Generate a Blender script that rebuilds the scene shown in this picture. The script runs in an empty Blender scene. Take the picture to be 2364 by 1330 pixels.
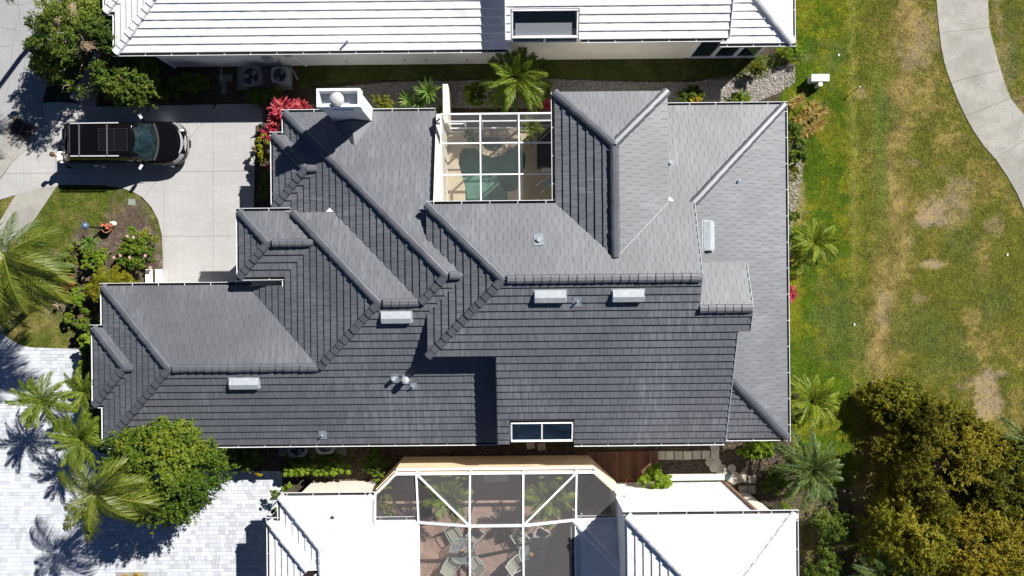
import bpy, bmesh, math, random
import numpy as np
from mathutils import Vector, Matrix

# ------------------------------------------------------------------ camera, sky, sun, exposure
scn = bpy.context.scene
COL = scn.collection
H, F, TH = 40.0, 1940.0, math.radians(0.55)          # drone height, focal length in photo pixels, roll
cam_d = bpy.data.cameras.new('camera'); cam = bpy.data.objects.new('camera', cam_d); COL.objects.link(cam)
cam.location = (0, 0, H); cam.rotation_euler = (0, 0, -TH)
cam_d.sensor_width = 36; cam_d.lens = 36 * F / 2364; cam_d.clip_end = 3000; cam_d.clip_start = .1
scn.camera = cam
SUN = Vector((.79, .71, 1.0)).normalized()
SUN_POWER, SKY_POWER, EXPOSURE = 5.0, .057, .62
world = bpy.data.worlds.new('World'); scn.world = world; world.use_nodes = True
_nt = world.node_tree; _nt.nodes.clear()
_o = _nt.nodes.new('ShaderNodeOutputWorld'); _b = _nt.nodes.new('ShaderNodeBackground'); _s = _nt.nodes.new('ShaderNodeTexSky')
_s.sky_type = 'NISHITA'; _s.sun_disc = False; _s.sun_elevation = math.asin(SUN.z); _s.sun_rotation = math.atan2(SUN.x, SUN.y)
_s.air_density = .33; _s.dust_density = 0; _s.ozone_density = 6
_b.inputs['Strength'].default_value = SKY_POWER
_nt.links.new(_s.outputs[0], _b.inputs[0]); _nt.links.new(_b.outputs[0], _o.inputs[0])
sun_d = bpy.data.lights.new('sun', 'SUN'); sun = bpy.data.objects.new('sun', sun_d); COL.objects.link(sun)
sun_d.energy = SUN_POWER; sun_d.angle = math.radians(.53); sun_d.color = (1, .97, .925)
sun.location = (30, 30, 60); sun.rotation_euler = SUN.to_track_quat('Z', 'Y').to_euler()
vs = scn.view_settings
vs.view_transform = 'Standard'; vs.look = 'None'; vs.gamma = 1; vs.use_curve_mapping = False; vs.exposure = EXPOSURE

# ------------------------------------------------------------------ helpers
rnd = random.Random(7)
R = np.random.RandomState(11)
CT, ST = math.cos(TH), math.sin(TH)
def at(px, py, z=0.0):
    """ground plan position of something seen at photo pixel (px,py) that stands z metres up"""
    k = (H - z) / F; u = px - 1182; v = 665 - py
    return Vector(((u * CT + v * ST) * k, (-u * ST + v * CT) * k, z))
def at2(px, py, z=0.0):
    p = at(px, py, z); return (p.x, p.y)
def pix(x, y, z):
    k = F / (H - z); return (1182 + (x * CT - y * ST) * k, 665 - (x * ST + y * CT) * k)

def tag(o, label=None, cat=None, group=None, kind=None):
    if label: o['label'] = label
    if cat: o['category'] = cat
    if group: o['group'] = group
    if kind: o['kind'] = kind
    return o
ORG = {}
def thing(name, label, cat, loc=(0, 0, 0), rot=0, group=None):
    o = bpy.data.objects.new(name, None); COL.objects.link(o)
    o.location = loc; o.rotation_euler = (0, 0, rot); o.empty_display_size = .2
    return tag(o, label, cat, group)
def link(name, me, parent=None, loc=None, label=None, kind=None):
    o = bpy.data.objects.new(name, me); COL.objects.link(o)
    if parent is not None: o.parent = parent
    if loc is not None: o.location = loc
    return tag(o, label, kind=kind)
def copy_tree(o, parent=None):
    c = o.copy(); COL.objects.link(c)
    if parent is not None: c.parent = parent
    for ch in list(o.children): copy_tree(ch, c)
    return c

class MB:
    """collects shapes of one mesh; vertices in the space of the thing's root"""
    def __init__(s): s.v = []; s.f = []; s.m = []; s.t = []
    def add(s, vs_, fs, m=0, t=None):
        n = len(s.v); s.v += [tuple(p) for p in vs_]
        t = rnd.random() if t is None else t
        for f in fs: s.f.append([n + i for i in f]); s.m.append(m); s.t.append(t)
        return s
    def box(s, c, d, rz=0, m=0, t=None):
        x, y, z = d[0] / 2, d[1] / 2, d[2] / 2; ca, sa = math.cos(rz), math.sin(rz)
        P = [(c[0] + a * x * ca - b * y * sa, c[1] + a * x * sa + b * y * ca, c[2] + e * z) for e in (-1, 1) for a, b in ((-1, -1), (1, -1), (1, 1), (-1, 1))]
        return s.add(P, [(3, 2, 1, 0), (4, 5, 6, 7), (0, 1, 5, 4), (1, 2, 6, 5), (2, 3, 7, 6), (3, 0, 4, 7)], m, t)
    def beam(s, p, q, w, h, m=0):
        p, q = Vector(p), Vector(q); d = (q - p).normalized()
        up = Vector((0, 0, 1)) if abs(d.z) < .95 else Vector((0, 1, 0))
        r = d.cross(up).normalized(); u = r.cross(d)
        P = [e + r * (a * w / 2) + u * (b * h / 2) for e in (p, q) for a, b in ((-1, -1), (1, -1), (1, 1), (-1, 1))]
        return s.add(P, [(0, 1, 2, 3), (7, 6, 5, 4), (4, 5, 1, 0), (5, 6, 2, 1), (6, 7, 3, 2), (7, 4, 0, 3)], m)
    def tube(s, pts, rad, n=6, m=0, cap=True, t=None):
        pts = [Vector(p) for p in pts]; rad = rad if hasattr(rad, '__len__') else [rad] * len(pts)
        V = []; prev = None
        for i, p in enumerate(pts):
            d = (pts[min(i + 1, len(pts) - 1)] - pts[max(i - 1, 0)]).normalized()
            ref = prev if prev is not None else (Vector((0, 0, 1)) if abs(d.z) < .9 else Vector((1, 0, 0)))
            r = (ref - d * ref.dot(d)); r = r.normalized() if r.length > 1e-5 else d.orthogonal().normalized(); prev = r
            u = d.cross(r)
            V += [p + (r * math.cos(2 * math.pi * k / n) + u * math.sin(2 * math.pi * k / n)) * rad[i] for k in range(n)]
        Fs = [(i * n + k, i * n + (k + 1) % n, (i + 1) * n + (k + 1) % n, (i + 1) * n + k) for i in range(len(pts) - 1) for k in range(n)]
        if cap: Fs += [tuple(range(n - 1, -1, -1)), tuple((len(pts) - 1) * n + k for k in range(n))]
        return s.add(V, Fs, m, t)
    def cyl(s, x, y, z0, z1, r0, r1=None, n=16, m=0):
        return s.tube([(x, y, z0), (x, y, z1)], [r0, r0 if r1 is None else r1], n, m)
    def lathe(s, x, y, prof, n=16, m=0):
        return s.tube([(x, y, z) for r, z in prof], [r for r, z in prof], n, m)
    def prism(s, poly, z0, z1, m=0, t=None):
        n = len(poly); a = sum(poly[i][0] * poly[(i + 1) % n][1] - poly[(i + 1) % n][0] * poly[i][1] for i in range(n))
        if a < 0: poly = poly[::-1]
        zt = z1 if hasattr(z1, '__len__') else [z1] * n
        V = [(p[0], p[1], z0) for p in poly] + [(p[0], p[1], zt[i]) for i, p in enumerate(poly)]
        return s.add(V, [tuple(range(n - 1, -1, -1)), tuple(range(n, 2 * n))] + [(i, (i + 1) % n, n + (i + 1) % n, n + i) for i in range(n)], m, t)
    def ring(s, c, r, w, n=24, axis=None, m=0):
        pts = [(c[0] + r * math.cos(2 * math.pi * k / n), c[1] + r * math.sin(2 * math.pi * k / n), c[2]) for k in range(n + 1)]
        return s.tube(pts, w, 5, m, cap=False)
    def mesh(s, name, mats, smooth=False, uv=None):
        me = bpy.data.meshes.new(name); me.from_pydata(s.v, [], s.f)
        mats = mats if isinstance(mats, (list, tuple)) else [mats]
        for k in mats: me.materials.append(k)
        if len(mats) > 1: me.polygons.foreach_set('material_index', s.m)
        a = me.attributes.new('tint', 'FLOAT', 'FACE'); a.data.foreach_set('value', s.t)
        if smooth: me.polygons.foreach_set('use_smooth', [True] * len(me.polygons))
        me.update(); return me
    def build(s, name, mats, parent=None, label=None, kind=None, smooth=False, loc=None):
        return link(name, s.mesh(name, mats, smooth), parent, loc, label, kind)
    def bounds(s):
        a = np.array(s.v); return a.min(0), a.max(0)
def solo(mb, name, mats, label, cat, group=None, kind=None, smooth=False, loc=(0, 0, 0)):
    return tag(mb.build(name, mats, None, None, kind, smooth, loc), label, cat, group, kind)

def np_mesh(name, V, nper, mats, tint=None, col=None, smooth=False):
    """V: (N*nper,3) vertices of N separate faces with nper corners each"""
    N = len(V) // nper
    me = bpy.data.meshes.new(name); me.vertices.add(len(V)); me.vertices.foreach_set('co', np.asarray(V, np.float32).ravel())
    me.loops.add(len(V)); me.loops.foreach_set('vertex_index', np.arange(len(V), dtype=np.int32))
    me.polygons.add(N); me.polygons.foreach_set('loop_start', np.arange(N, dtype=np.int32) * nper)
    try: me.polygons.foreach_set('loop_total', np.full(N, nper, np.int32))
    except Exception: pass
    for k in (mats if isinstance(mats, (list, tuple)) else [mats]): me.materials.append(k)
    me.update(calc_edges=True)
    if tint is not None:
        a = me.attributes.new('tint', 'FLOAT', 'FACE'); a.data.foreach_set('value', np.asarray(tint, np.float32))
    if col is not None:
        a = me.attributes.new('Col', 'FLOAT_COLOR', 'POINT'); c = np.ones((len(V), 4), np.float32); c[:, :3] = col; a.data.foreach_set('color', c.ravel())
    if smooth: me.polygons.foreach_set('use_smooth', [True] * N)
    return me

def vnoise(x, y, sc, seed):
    x = np.asarray(x) * sc + seed * 17.3; y = np.asarray(y) * sc + seed * 9.1
    xi = np.floor(x); yi = np.floor(y); fx = x - xi; fy = y - yi
    fx = fx * fx * (3 - 2 * fx); fy = fy * fy * (3 - 2 * fy)
    h = lambda a, b: np.modf(np.abs(np.sin(a * 127.1 + b * 311.7 + seed * 3.7) * 43758.5453))[0]
    return (h(xi, yi) * (1 - fx) + h(xi + 1, yi) * fx) * (1 - fy) + (h(xi, yi + 1) * (1 - fx) + h(xi + 1, yi + 1) * fx) * fy
def fbm(x, y, sc, seed, o=4):
    return sum(vnoise(x, y, sc * 2 ** i, seed + i) * .5 ** (i + 1) for i in range(o)) / (1 - .5 ** o)
def inside(x, y, poly):
    x = np.asarray(x); y = np.asarray(y); r = np.zeros(x.shape, bool); n = len(poly)
    for i in range(n):
        (ax, ay), (bx, by) = poly[i], poly[(i + 1) % n]
        if ay == by: continue
        r ^= ((ay > y) != (by > y)) & (x < (bx - ax) * (y - ay) / (by - ay) + ax)
    return r

# ------------------------------------------------------------------ materials
def mat(name, col, rough=.85, spec=.25, var=None, var2=None, bump=None, tint=0, metal=0, col2=None, alpha=None, coat=0, attr=None, stretch=None, trans=0, ior=1.45, coatr=.04):
    m = bpy.data.materials.new(name); m.use_nodes = True; nt = m.node_tree; N = nt.nodes; L = nt.links
    b = N['Principled BSDF']; b.inputs['Roughness'].default_value = rough; b.inputs['Specular IOR Level'].default_value = spec
    b.inputs['Metallic'].default_value = metal; b.inputs['Coat Weight'].default_value = coat; b.inputs['Coat Roughness'].default_value = coatr; b.inputs['Coat IOR'].default_value = 1.72 if coatr > .3 else 1.5
    b.inputs['Transmission Weight'].default_value = trans; b.inputs['IOR'].default_value = ior
    geo = N.new('ShaderNodeNewGeometry'); pos = geo.outputs['Position']
    if stretch:
        mp = N.new('ShaderNodeMapping'); mp.inputs['Scale'].default_value = stretch
        if len(stretch) > 3: pass
        uvn = N.new('ShaderNodeUVMap'); L.new(uvn.outputs[0], mp.inputs[0]); pos_s = mp.outputs[0]
    cur = None
    rgb = N.new('ShaderNodeRGB'); rgb.outputs[0].default_value = (*col, 1); cur = rgb.outputs[0]
    if attr:
        a = N.new('ShaderNodeAttribute'); a.attribute_name = attr; cur = a.outputs['Color']
    def noise(scale, det=4, src=None):
        n = N.new('ShaderNodeTexNoise'); n.inputs['Scale'].default_value = scale; n.inputs['Detail'].default_value = det; n.inputs['Roughness'].default_value = .6
        L.new(src or pos, n.inputs['Vector']); return n.outputs['Fac']
    def scale_by(cur, fac, lo, hi, f0=.3, f1=.7):
        mr = N.new('ShaderNodeMapRange'); mr.inputs[1].default_value = f0; mr.inputs[2].default_value = f1; mr.inputs[3].default_value = lo; mr.inputs[4].default_value = hi
        L.new(fac, mr.inputs[0])
        vm = N.new('ShaderNodeVectorMath'); vm.operation = 'SCALE'; L.new(cur, vm.inputs[0]); L.new(mr.outputs[0], vm.inputs['Scale']); return vm.outputs[0]
    if col2:
        c2, sc, f0, f1 = col2; mx = N.new('ShaderNodeMix'); mx.data_type = 'RGBA'
        mr = N.new('ShaderNodeMapRange'); mr.inputs[1].default_value = f0; mr.inputs[2].default_value = f1; L.new(noise(sc, 6), mr.inputs[0])
        L.new(mr.outputs[0], mx.inputs[0]); L.new(cur, mx.inputs[6]); mx.inputs[7].default_value = (*c2, 1); cur = mx.outputs[2]
    if var: cur = scale_by(cur, noise(var[0]), 1 - var[1], 1 + var[1])
    if var2: cur = scale_by(cur, noise(var2[0], 5), 1 - var2[1], 1 + var2[1])
    if stretch:          # pale run-off streaks down the slope, in patches
        a_ = N.new('ShaderNodeMapRange'); a_.inputs[1].default_value = .42; a_.inputs[2].default_value = .7; L.new(noise(1.0, 5, pos_s), a_.inputs[0])
        b_ = N.new('ShaderNodeMapRange'); b_.inputs[1].default_value = .38; b_.inputs[2].default_value = .6; b_.inputs[3].default_value = .06; b_.inputs[4].default_value = .4; L.new(noise(.3, 3), b_.inputs[0])
        m_ = N.new('ShaderNodeMath'); m_.operation = 'MULTIPLY'; L.new(a_.outputs[0], m_.inputs[0]); L.new(b_.outputs[0], m_.inputs[1])
        x_ = N.new('ShaderNodeMix'); x_.data_type = 'RGBA'; L.new(m_.outputs[0], x_.inputs[0]); L.new(cur, x_.inputs[6]); x_.inputs[7].default_value = (.25, .258, .272, 1); cur = x_.outputs[2]
    if tint:
        a = N.new('ShaderNodeAttribute'); a.attribute_name = 'tint'; cur = scale_by(cur, a.outputs['Fac'], 1 - tint, 1 + tint, 0, 1)
    L.new(cur, b.inputs['Base Color'])
    if bump:
        bp = N.new('ShaderNodeBump'); bp.inputs['Strength'].default_value = bump[1]; bp.inputs['Distance'].default_value = bump[2] if len(bump) > 2 else .02
        L.new(noise(bump[0], 6), bp.inputs['Height']); L.new(bp.outputs[0], b.inputs['Normal'])
    if alpha is not None:
        tr = N.new('ShaderNodeBsdfTransparent'); mx = N.new('ShaderNodeMixShader'); mx.inputs[0].default_value = alpha
        L.new(tr.outputs[0], mx.inputs[1]); L.new(b.outputs[0], mx.inputs[2]); L.new(mx.outputs[0], N['Material Output'].inputs[0])
    return m

def leafmat(name, cols, trans=.3, rough=.55, spec=.2):
    m = bpy.data.materials.new(name); m.use_nodes = True; nt = m.node_tree; N = nt.nodes; L = nt.links
    b = N['Principled BSDF']; b.inputs['Roughness'].default_value = rough; b.inputs['Specular IOR Level'].default_value = spec
    a = N.new('ShaderNodeAttribute'); a.attribute_name = 'tint'
    cr = N.new('ShaderNodeValToRGB'); e = cr.color_ramp.elements
    while len(e) < len(cols): e.new(.5)
    for i, c in enumerate(cols): e[i].position = i / (len(cols) - 1); e[i].color = (*c, 1)
    L.new(a.outputs['Fac'], cr.inputs[0]); L.new(cr.outputs[0], b.inputs['Base Color'])
    t = N.new('ShaderNodeBsdfTranslucent'); L.new(cr.outputs[0], t.inputs[0])
    mx = N.new('ShaderNodeMixShader'); mx.inputs[0].default_value = trans
    L.new(b.outputs[0], mx.inputs[1]); L.new(t.outputs[0], mx.inputs[2]); L.new(mx.outputs[0], N['Material Output'].inputs[0])
    return m

TILE_DARK = mat('dark_tile', (.067, .0725, .085), .72, 1.0, (.3, .16), (26, .08), (60, .2, .003), tint=.09, stretch=(7, .8, 1), coat=1, coatr=.6)
CAP_DARK = mat('dark_cap', (.088, .094, .108), .5, 1.0, (1.5, .18), (30, .18), (60, .3, .004), tint=.12)
TILE_WHITE = mat('white_tile', (.82, .82, .82), .6, .3, (.7, .03), (16, .03), tint=.03, col2=((.6, .6, .58), 1.1, .56, .8))
CAP_WHITE = mat('white_cap', (.8, .8, .81), .6, .3, (2, .05))
DECK = mat('roof_underlay', (.03, .03, .033), .9, .1)
STUCCO = mat('white_stucco', (.85, .84, .81), .9, .15, (.8, .08), (9, .05), (40, .2, .01))
STUCCO_W = mat('cream_stucco', (.82, .77, .66), .9, .15, (.8, .09), (9, .06), (40, .2, .01))
PEACH = mat('peach_stucco', (.82, .64, .43), .9, .15, (.9, .08), (9, .06), (40, .2, .01))
WHITE = mat('white_metal', (.8, .81, .83), .45, .4, (3, .05))
GUTFLOOR = mat('gutter_floor', (.12, .12, .115), .9, .1, (4, .4))  # dark grey for the inner faces of the gutter
FLASH = mat('galvanised_vent', (.38, .41, .43), .5, .45, (5, .14), (30, .1))
LEAD = mat('lead_flashing', (.22, .26, .3), .55, .5, (6, .2))
GLASS_T = mat('clear_roof_glass', (.01, .02, .035), .05, .9, alpha=.22); BLIND = mat('pale_blind', (.6, .62, .65), .9, .1)
GLASS = mat('dark_glass', (.012, .022, .035), .06, .8, (1.5, .5))
BLACK = mat('black_metal', (.012, .012, .013), .5, .4)
SCREEN = mat('insect_screen', (.16, .165, .17), .9, .1, alpha=.24)
SCREEN_D = mat('dense_screen', (.19, .19, .195), .9, .1, alpha=.27)
CONC = mat('concrete', (.37, .36, .325), .9, .2, (.5, .1), (6, .06), (50, .15, .004), col2=((.27, .26, .225), .8, .42, .72))
CONC_NEW = mat('pale_concrete', (.62, .6, .54), .9, .2, (.5, .05), (9, .07), (50, .2, .006))
ASPH = mat('old_asphalt', (.33, .33, .335), .92, .2, (.25, .1), (22, .2), (90, .5, .008))
SOIL = mat('soil', (.12, .088, .06), .97, .1, (1.2, .3), (13, .4), (40, .8, .03), col2=((.21, .165, .125), 2.2, .5, .68))
MULCH = mat('mulch_chips', (.12, .092, .07), .95, .1, tint=.5)
TRUNK = mat('bark', (.2, .165, .13), .95, .1, (6, .25), (30, .3), (40, .6, .02))
TRUNK_PALE = mat('pale_bark', (.42, .38, .32), .9, .15, (6, .2), (30, .2), (40, .5, .02))
# ------------------------------------------------------------------ tiled roofs
P = .45
class Plane:
    def __init__(s, x, y, z, ax, ay): s.x, s.y, s.z, s.ax, s.ay = x, y, z, ax, ay
    def h(s, x, y): return s.z + P * ((x - s.x) * s.ax + (y - s.y) * s.ay)
def halfclip(poly, ax, ay, c, sign):
    """keep sign*(ax*x+ay*y-c) >= 0"""
    out = []; n = len(poly)
    for i in range(n):
        p, q = poly[i], poly[(i + 1) % n]
        dp = sign * (ax * p[0] + ay * p[1] - c); dq = sign * (ax * q[0] + ay * q[1] - c)
        if dp >= 0: out.append(p)
        if (dp >= 0) != (dq >= 0):
            t = dp / (dp - dq); out.append((p[0] + (q[0] - p[0]) * t, p[1] + (q[1] - p[1]) * t))
    return out
def area(poly): return .5 * sum(poly[i][0] * poly[(i + 1) % len(poly)][1] - poly[(i + 1) % len(poly)][0] * poly[i][1] for i in range(len(poly)))
def clean(poly, eps=1e-4):
    out = []
    for p in poly:
        if not out or (p[0] - out[-1][0]) ** 2 + (p[1] - out[-1][1]) ** 2 > eps * eps: out.append(p)
    if len(out) > 1 and (out[0][0] - out[-1][0]) ** 2 + (out[0][1] - out[-1][1]) ** 2 < eps * eps: out.pop()
    return out

def roof(root, faces, tile_m, cap_m, hips, n_single=300, deck_m=None, w=.325, d=.31, lip=.06, thick_deck=.16, gap=.005):
    """faces: (plane, polygon). Lays every tile of every face; the n_single that show largest are parts, the rest one stuff part."""
    ox, oy, oz = root.location
    tiles = []; deck = MB(); fr = random.Random(5)
    for pl, poly in faces:
        if area(poly) < 0: poly = poly[::-1]
        n = len(poly)
        Vt = [(x - ox, y - oy, pl.h(x, y) - .012) for x, y in poly]; Vb = [(x - ox, y - oy, pl.h(x, y) - thick_deck) for x, y in poly]
        deck = MB(); deck.add(Vt + Vb, [tuple(range(n)), tuple(range(2 * n - 1, n - 1, -1))] + [(i + n, (i + 1) % n + n, (i + 1) % n, i) for i in range(n)]); deck.build('roof_deck', deck_m or DECK, root)
        ax, ay = pl.ax, pl.ay; bx, by = -ay, ax
        A = [x * ax + y * ay for x, y in poly]; a0 = pl.x * ax + pl.y * ay
        k0 = math.floor((min(A) - a0) / d + 1e-6); k1 = math.ceil((max(A) - a0) / d)
        for k in range(k0, k1):
            lo = a0 + k * d
            strip = halfclip(halfclip(poly, ax, ay, lo, 1), ax, ay, lo + d + .004, -1)
            if len(strip) < 3: continue
            B = [x * bx + y * by for x, y in strip]
            off = (.5 * w if k % 2 else 0) + fr.uniform(-.03, .03)
            j0 = math.floor((min(B) - off) / w); j1 = math.ceil((max(B) - off) / w)
            for j in range(j0, j1):
                b0 = off + j * w
                t = clean(halfclip(halfclip(strip, bx, by, b0 + gap, 1), bx, by, b0 + w - gap, -1))
                if len(t) < 3 or abs(area(t)) < .0015: continue
                cx = sum(p[0] for p in t) / len(t); cy = sum(p[1] for p in t) / len(t)
                qx, qy = pix(cx, cy, pl.h(cx, cy))
                if not (-160 < qx < 2524 and -160 < qy < 1490): continue
                jz = fr.uniform(-.004, .004)
                top = []; bot = []; uv = []
                for x, y in t:
                    a = x * ax + y * ay; z = pl.h(x, y)
                    top.append((x - ox, y - oy, z + .01 + lip * (1 - (a - lo) / d) + jz)); bot.append((x - ox, y - oy, z - .008))
                    uv.append((x * bx + y * by + 31.7 * pl.z, a))
                Q = [pix(p[0] + ox, p[1] + oy, p[2]) for p in top]
                tiles.append((abs(area(Q)) * (1 if (20 < qx < 2344 and 20 < qy < 1310) else .1), top, bot, uv, fr.random()))
    tiles.sort(key=lambda q: -q[0])
    def tile_mesh(name, ts):
        V = []; Fs = []; UV = []; T = []
        for _, top, bot, uv, tint in ts:
            n = len(top); o = len(V); V += top + bot
            Fs.append(tuple(o + i for i in range(n))); UV += uv; T.append(tint)
            for i in range(n):
                i2 = (i + 1) % n
                Fs.append((o + n + i, o + n + i2, o + i2, o + i)); UV += [uv[i], uv[i2], uv[i2], uv[i]]; T.append(tint)
        me = bpy.data.meshes.new(name); me.from_pydata(V, [], Fs); me.materials.append(tile_m)
        l = me.uv_layers.new(name='UVMap'); l.data.foreach_set('uv', np.array(UV, np.float32).ravel())
        a = me.attributes.new('tint', 'FLOAT', 'FACE'); a.data.foreach_set('value', T); me.update(); return me
    for t in tiles[:n_single]: link('roof_tile', tile_mesh('roof_tile', [t]), root)
    if tiles[n_single:]: link('roof_tile', tile_mesh('roof_tiles_rest', tiles[n_single:]), root, kind='stuff')
    # ridge and hip caps: one object each
    prof = [(-.185, -.05), (-.15, .04), (-.07, .082), (.07, .082), (.15, .04), (.185, -.05)]
    cm = MB(); n = len(prof); Ln = .42
    V = [(0, y, z + .05) for y, z in prof] + [(Ln, y * .9, z * .92 + .012) for y, z in prof] + [(0, y * .86, z * .8 + .03) for y, z in prof] + [(Ln, y * .8, z * .8 - .01) for y, z in prof]
    Fs = [(i + 1, i, n + i, n + i + 1) for i in range(n - 1)] + [(i, i + 1, 2 * n + i + 1, 2 * n + i) for i in range(n - 1)] + [(n + i + 1, n + i, 3 * n + i, 3 * n + i + 1) for i in range(n - 1)]
    cm.add(V, Fs); cap_mesh = cm.mesh('ridge_cap', cap_m)
    for p, q in hips:
        p, q = Vector(p), Vector(q); dv = q - p; Lh = dv.length; dv.normalize()
        cnt = max(1, round((Lh - .1) / .34)); step = (Lh - .08) / cnt
        yv = Vector((0, 0, 1)).cross(dv).normalized(); zv = dv.cross(yv)
        for i in range(cnt):
            c = p + dv * (i * step + .02); qx, qy = pix(*c)
            if not (-160 < qx < 2524 and -160 < qy < 1490): continue
            M = Matrix((dv, yv, zv)).transposed().to_4x4(); M.translation = c - Vector((ox, oy, oz)) + Vector((0, 0, .035 + fr.uniform(-.012, .012)))
            o = bpy.data.objects.new('ridge_cap', cap_mesh); COL.objects.link(o); o.parent = root
            o.matrix_local = M @ Matrix.Rotation(fr.uniform(-.045, .045), 4, 'Z') @ Matrix.Scale(fr.uniform(.95, 1.05), 4, (0, 1, 0))

def gutter(root, p, q, z, n, start_hang=.3, step=1.15):
    """white eaves gutter along p-q (plan), opening outward along n"""
    ox, oy, _ = root.location
    p = Vector((p[0] - ox, p[1] - oy, 0)); q = Vector((q[0] - ox, q[1] - oy, 0)); nv = Vector((n[0], n[1], 0)); d = (q - p).normalized()
    prof = [(.0, -.03), (.0, -.14), (.11, -.14), (.118, -.004), (.138, -.004), (.138, -.016), (.128, -.016), (.12, -.16), (-.015, -.16), (-.015, -.03)]
    mb = MB(); V = []
    for e in (p, q):
        for a, b in prof: V.append(e + nv * a + Vector((0, 0, z + b)))
    k = len(prof); fs = []; ms = []
    flip = d.cross(nv).z > 0
    for i in range(k):
        j = (i + 1) % k; f = (i, j, k + j, k + i); mb.add([V[t] for t in f], [(3, 2, 1, 0) if flip else (0, 1, 2, 3)], 1 if i in (0, 1) else 0)
    for e in (V[:k], V[k:]): mb.add(e, [tuple(range(k))])
    L = (q - p).length; s = start_hang
    while s < L - .1:
        c = p + d * s; a = c + nv * -.01 + Vector((0, 0, z - .02)); b = c + nv * .12 + Vector((0, 0, z - .012)); mb.beam(a, b, .022, .01); s += step
    return mb.build('gutter', [WHITE, GUTFLOOR], root)

def wall(root, pts, z0, ztops, m, th=.2, name='wall'):
    """straight wall pieces between successive plan points, each piece an object; ztops per point"""
    ox, oy, _ = root.location
    for i in range(len(pts) - 1):
        (ax, ay), (bx, by) = pts[i], pts[i + 1]; dx, dy = bx - ax, by - ay; L = math.hypot(dx, dy); nx, ny = -dy / L * th, dx / L * th
        e = .0015 * (i + 1)
        poly = [(ax - ox, ay - oy), (bx - ox, by - oy), (bx + nx - ox, by + ny - oy), (ax + nx - ox, ay + ny - oy)]
        za, zb = (ztops[i], ztops[i + 1]) if hasattr(ztops, '__len__') else (ztops, ztops)
        n = 4; mb = MB()
        V = [(*p_, z0) for p_ in poly] + [(*poly[0], za - e), (*poly[1], zb - e), (*poly[2], zb - e), (*poly[3], za - e)]
        mb.add(V, [(3, 2, 1, 0), (4, 5, 6, 7), (0, 1, 5, 4), (1, 2, 6, 5), (2, 3, 7, 6), (3, 0, 4, 7)]); mb.build(name, m, root)

def slope_vent(root, px, py, pl, L=1.22, W=.46, vertical=False, k=None):
    """pale metal box vent lying on a slope"""
    x, y = at2(px, py, pl.h(*at2(px, py, 5.0)) + .1); z = pl.h(x, y); ox, oy, _ = root.location
    up = Vector((pl.ax, pl.ay, P)).normalized(); b = Vector((-pl.ay, pl.ax, 0)); nrm = b.cross(up) * -1
    if nrm.z < 0: nrm = -nrm
    c = Vector((x - ox, y - oy, z + .06)); mb = MB(); V = []
    for (s, t, h) in ((-.5, -.5, .0), (.5, -.5, .0), (.5, .5, 0), (-.5, .5, 0), (-.5, -.5, .17), (.5, -.5, .17), (.5, .0, .2), (.5, .5, .03), (-.5, .5, .03), (-.5, .0, .2)):
        V.append(c + b * (s * L) + up * (t * W) + nrm * h)
    fs = [(0, 1, 5, 4), (4, 5, 6, 9), (9, 6, 7, 8), (1, 2, 7, 6, 5), (3, 0, 4, 9, 8), (2, 3, 8, 7)]
    mb.add(V, fs); V2 = [c + b * (s * (L + .12)) + up * (t * (W + .1)) + nrm * .004 for s, t in ((-.5, -.5), (.5, -.5), (.5, .5), (-.5, .5))]
    mb.add(V2, [(0, 1, 2, 3)])
    o = mb.build('ridge_vent', FLASH, root); return o
def pipe_vent(root, px, py, pl, r=.045, h=.3, fl=.2, m=None, hood=False):
    x, y = at2(px, py, pl.h(*at2(px, py, 5.0)) + .1); z = pl.h(x, y); ox, oy, _ = root.location
    up = Vector((pl.ax, pl.ay, P)).normalized(); b = Vector((-pl.ay, pl.ax, 0)); nrm = b.cross(up)
    if nrm.z < 0: nrm = -nrm
    c = Vector((x - ox, y - oy, z + .062)); mb = MB()
    V = [c + b * (s * fl) + up * (t * fl * 1.25) + nrm * .003 for s, t in ((-1, -1), (1, -1), (1, 1), (-1, 1))]
    mb.add(V + [v - Vector((0, 0, .07)) for v in V], [(0, 1, 2, 3), (0, 4, 5, 1), (1, 5, 6, 2), (2, 6, 7, 3), (3, 7, 4, 0)])
    f = mb.build('vent_flashing', LEAD, root)
    t = MB(); t.cyl(c.x, c.y, c.z - .03, c.z + h, r, n=10)
    if hood: t.lathe(c.x, c.y, [(r * 1.1, c.z + h * .72), (r * 1.35, c.z + h * .8), (r * 1.35, c.z + h), (r * .6, c.z + h * 1.1)], 12)
    t.build('vent_pipe', m or FLASH, f)
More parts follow.
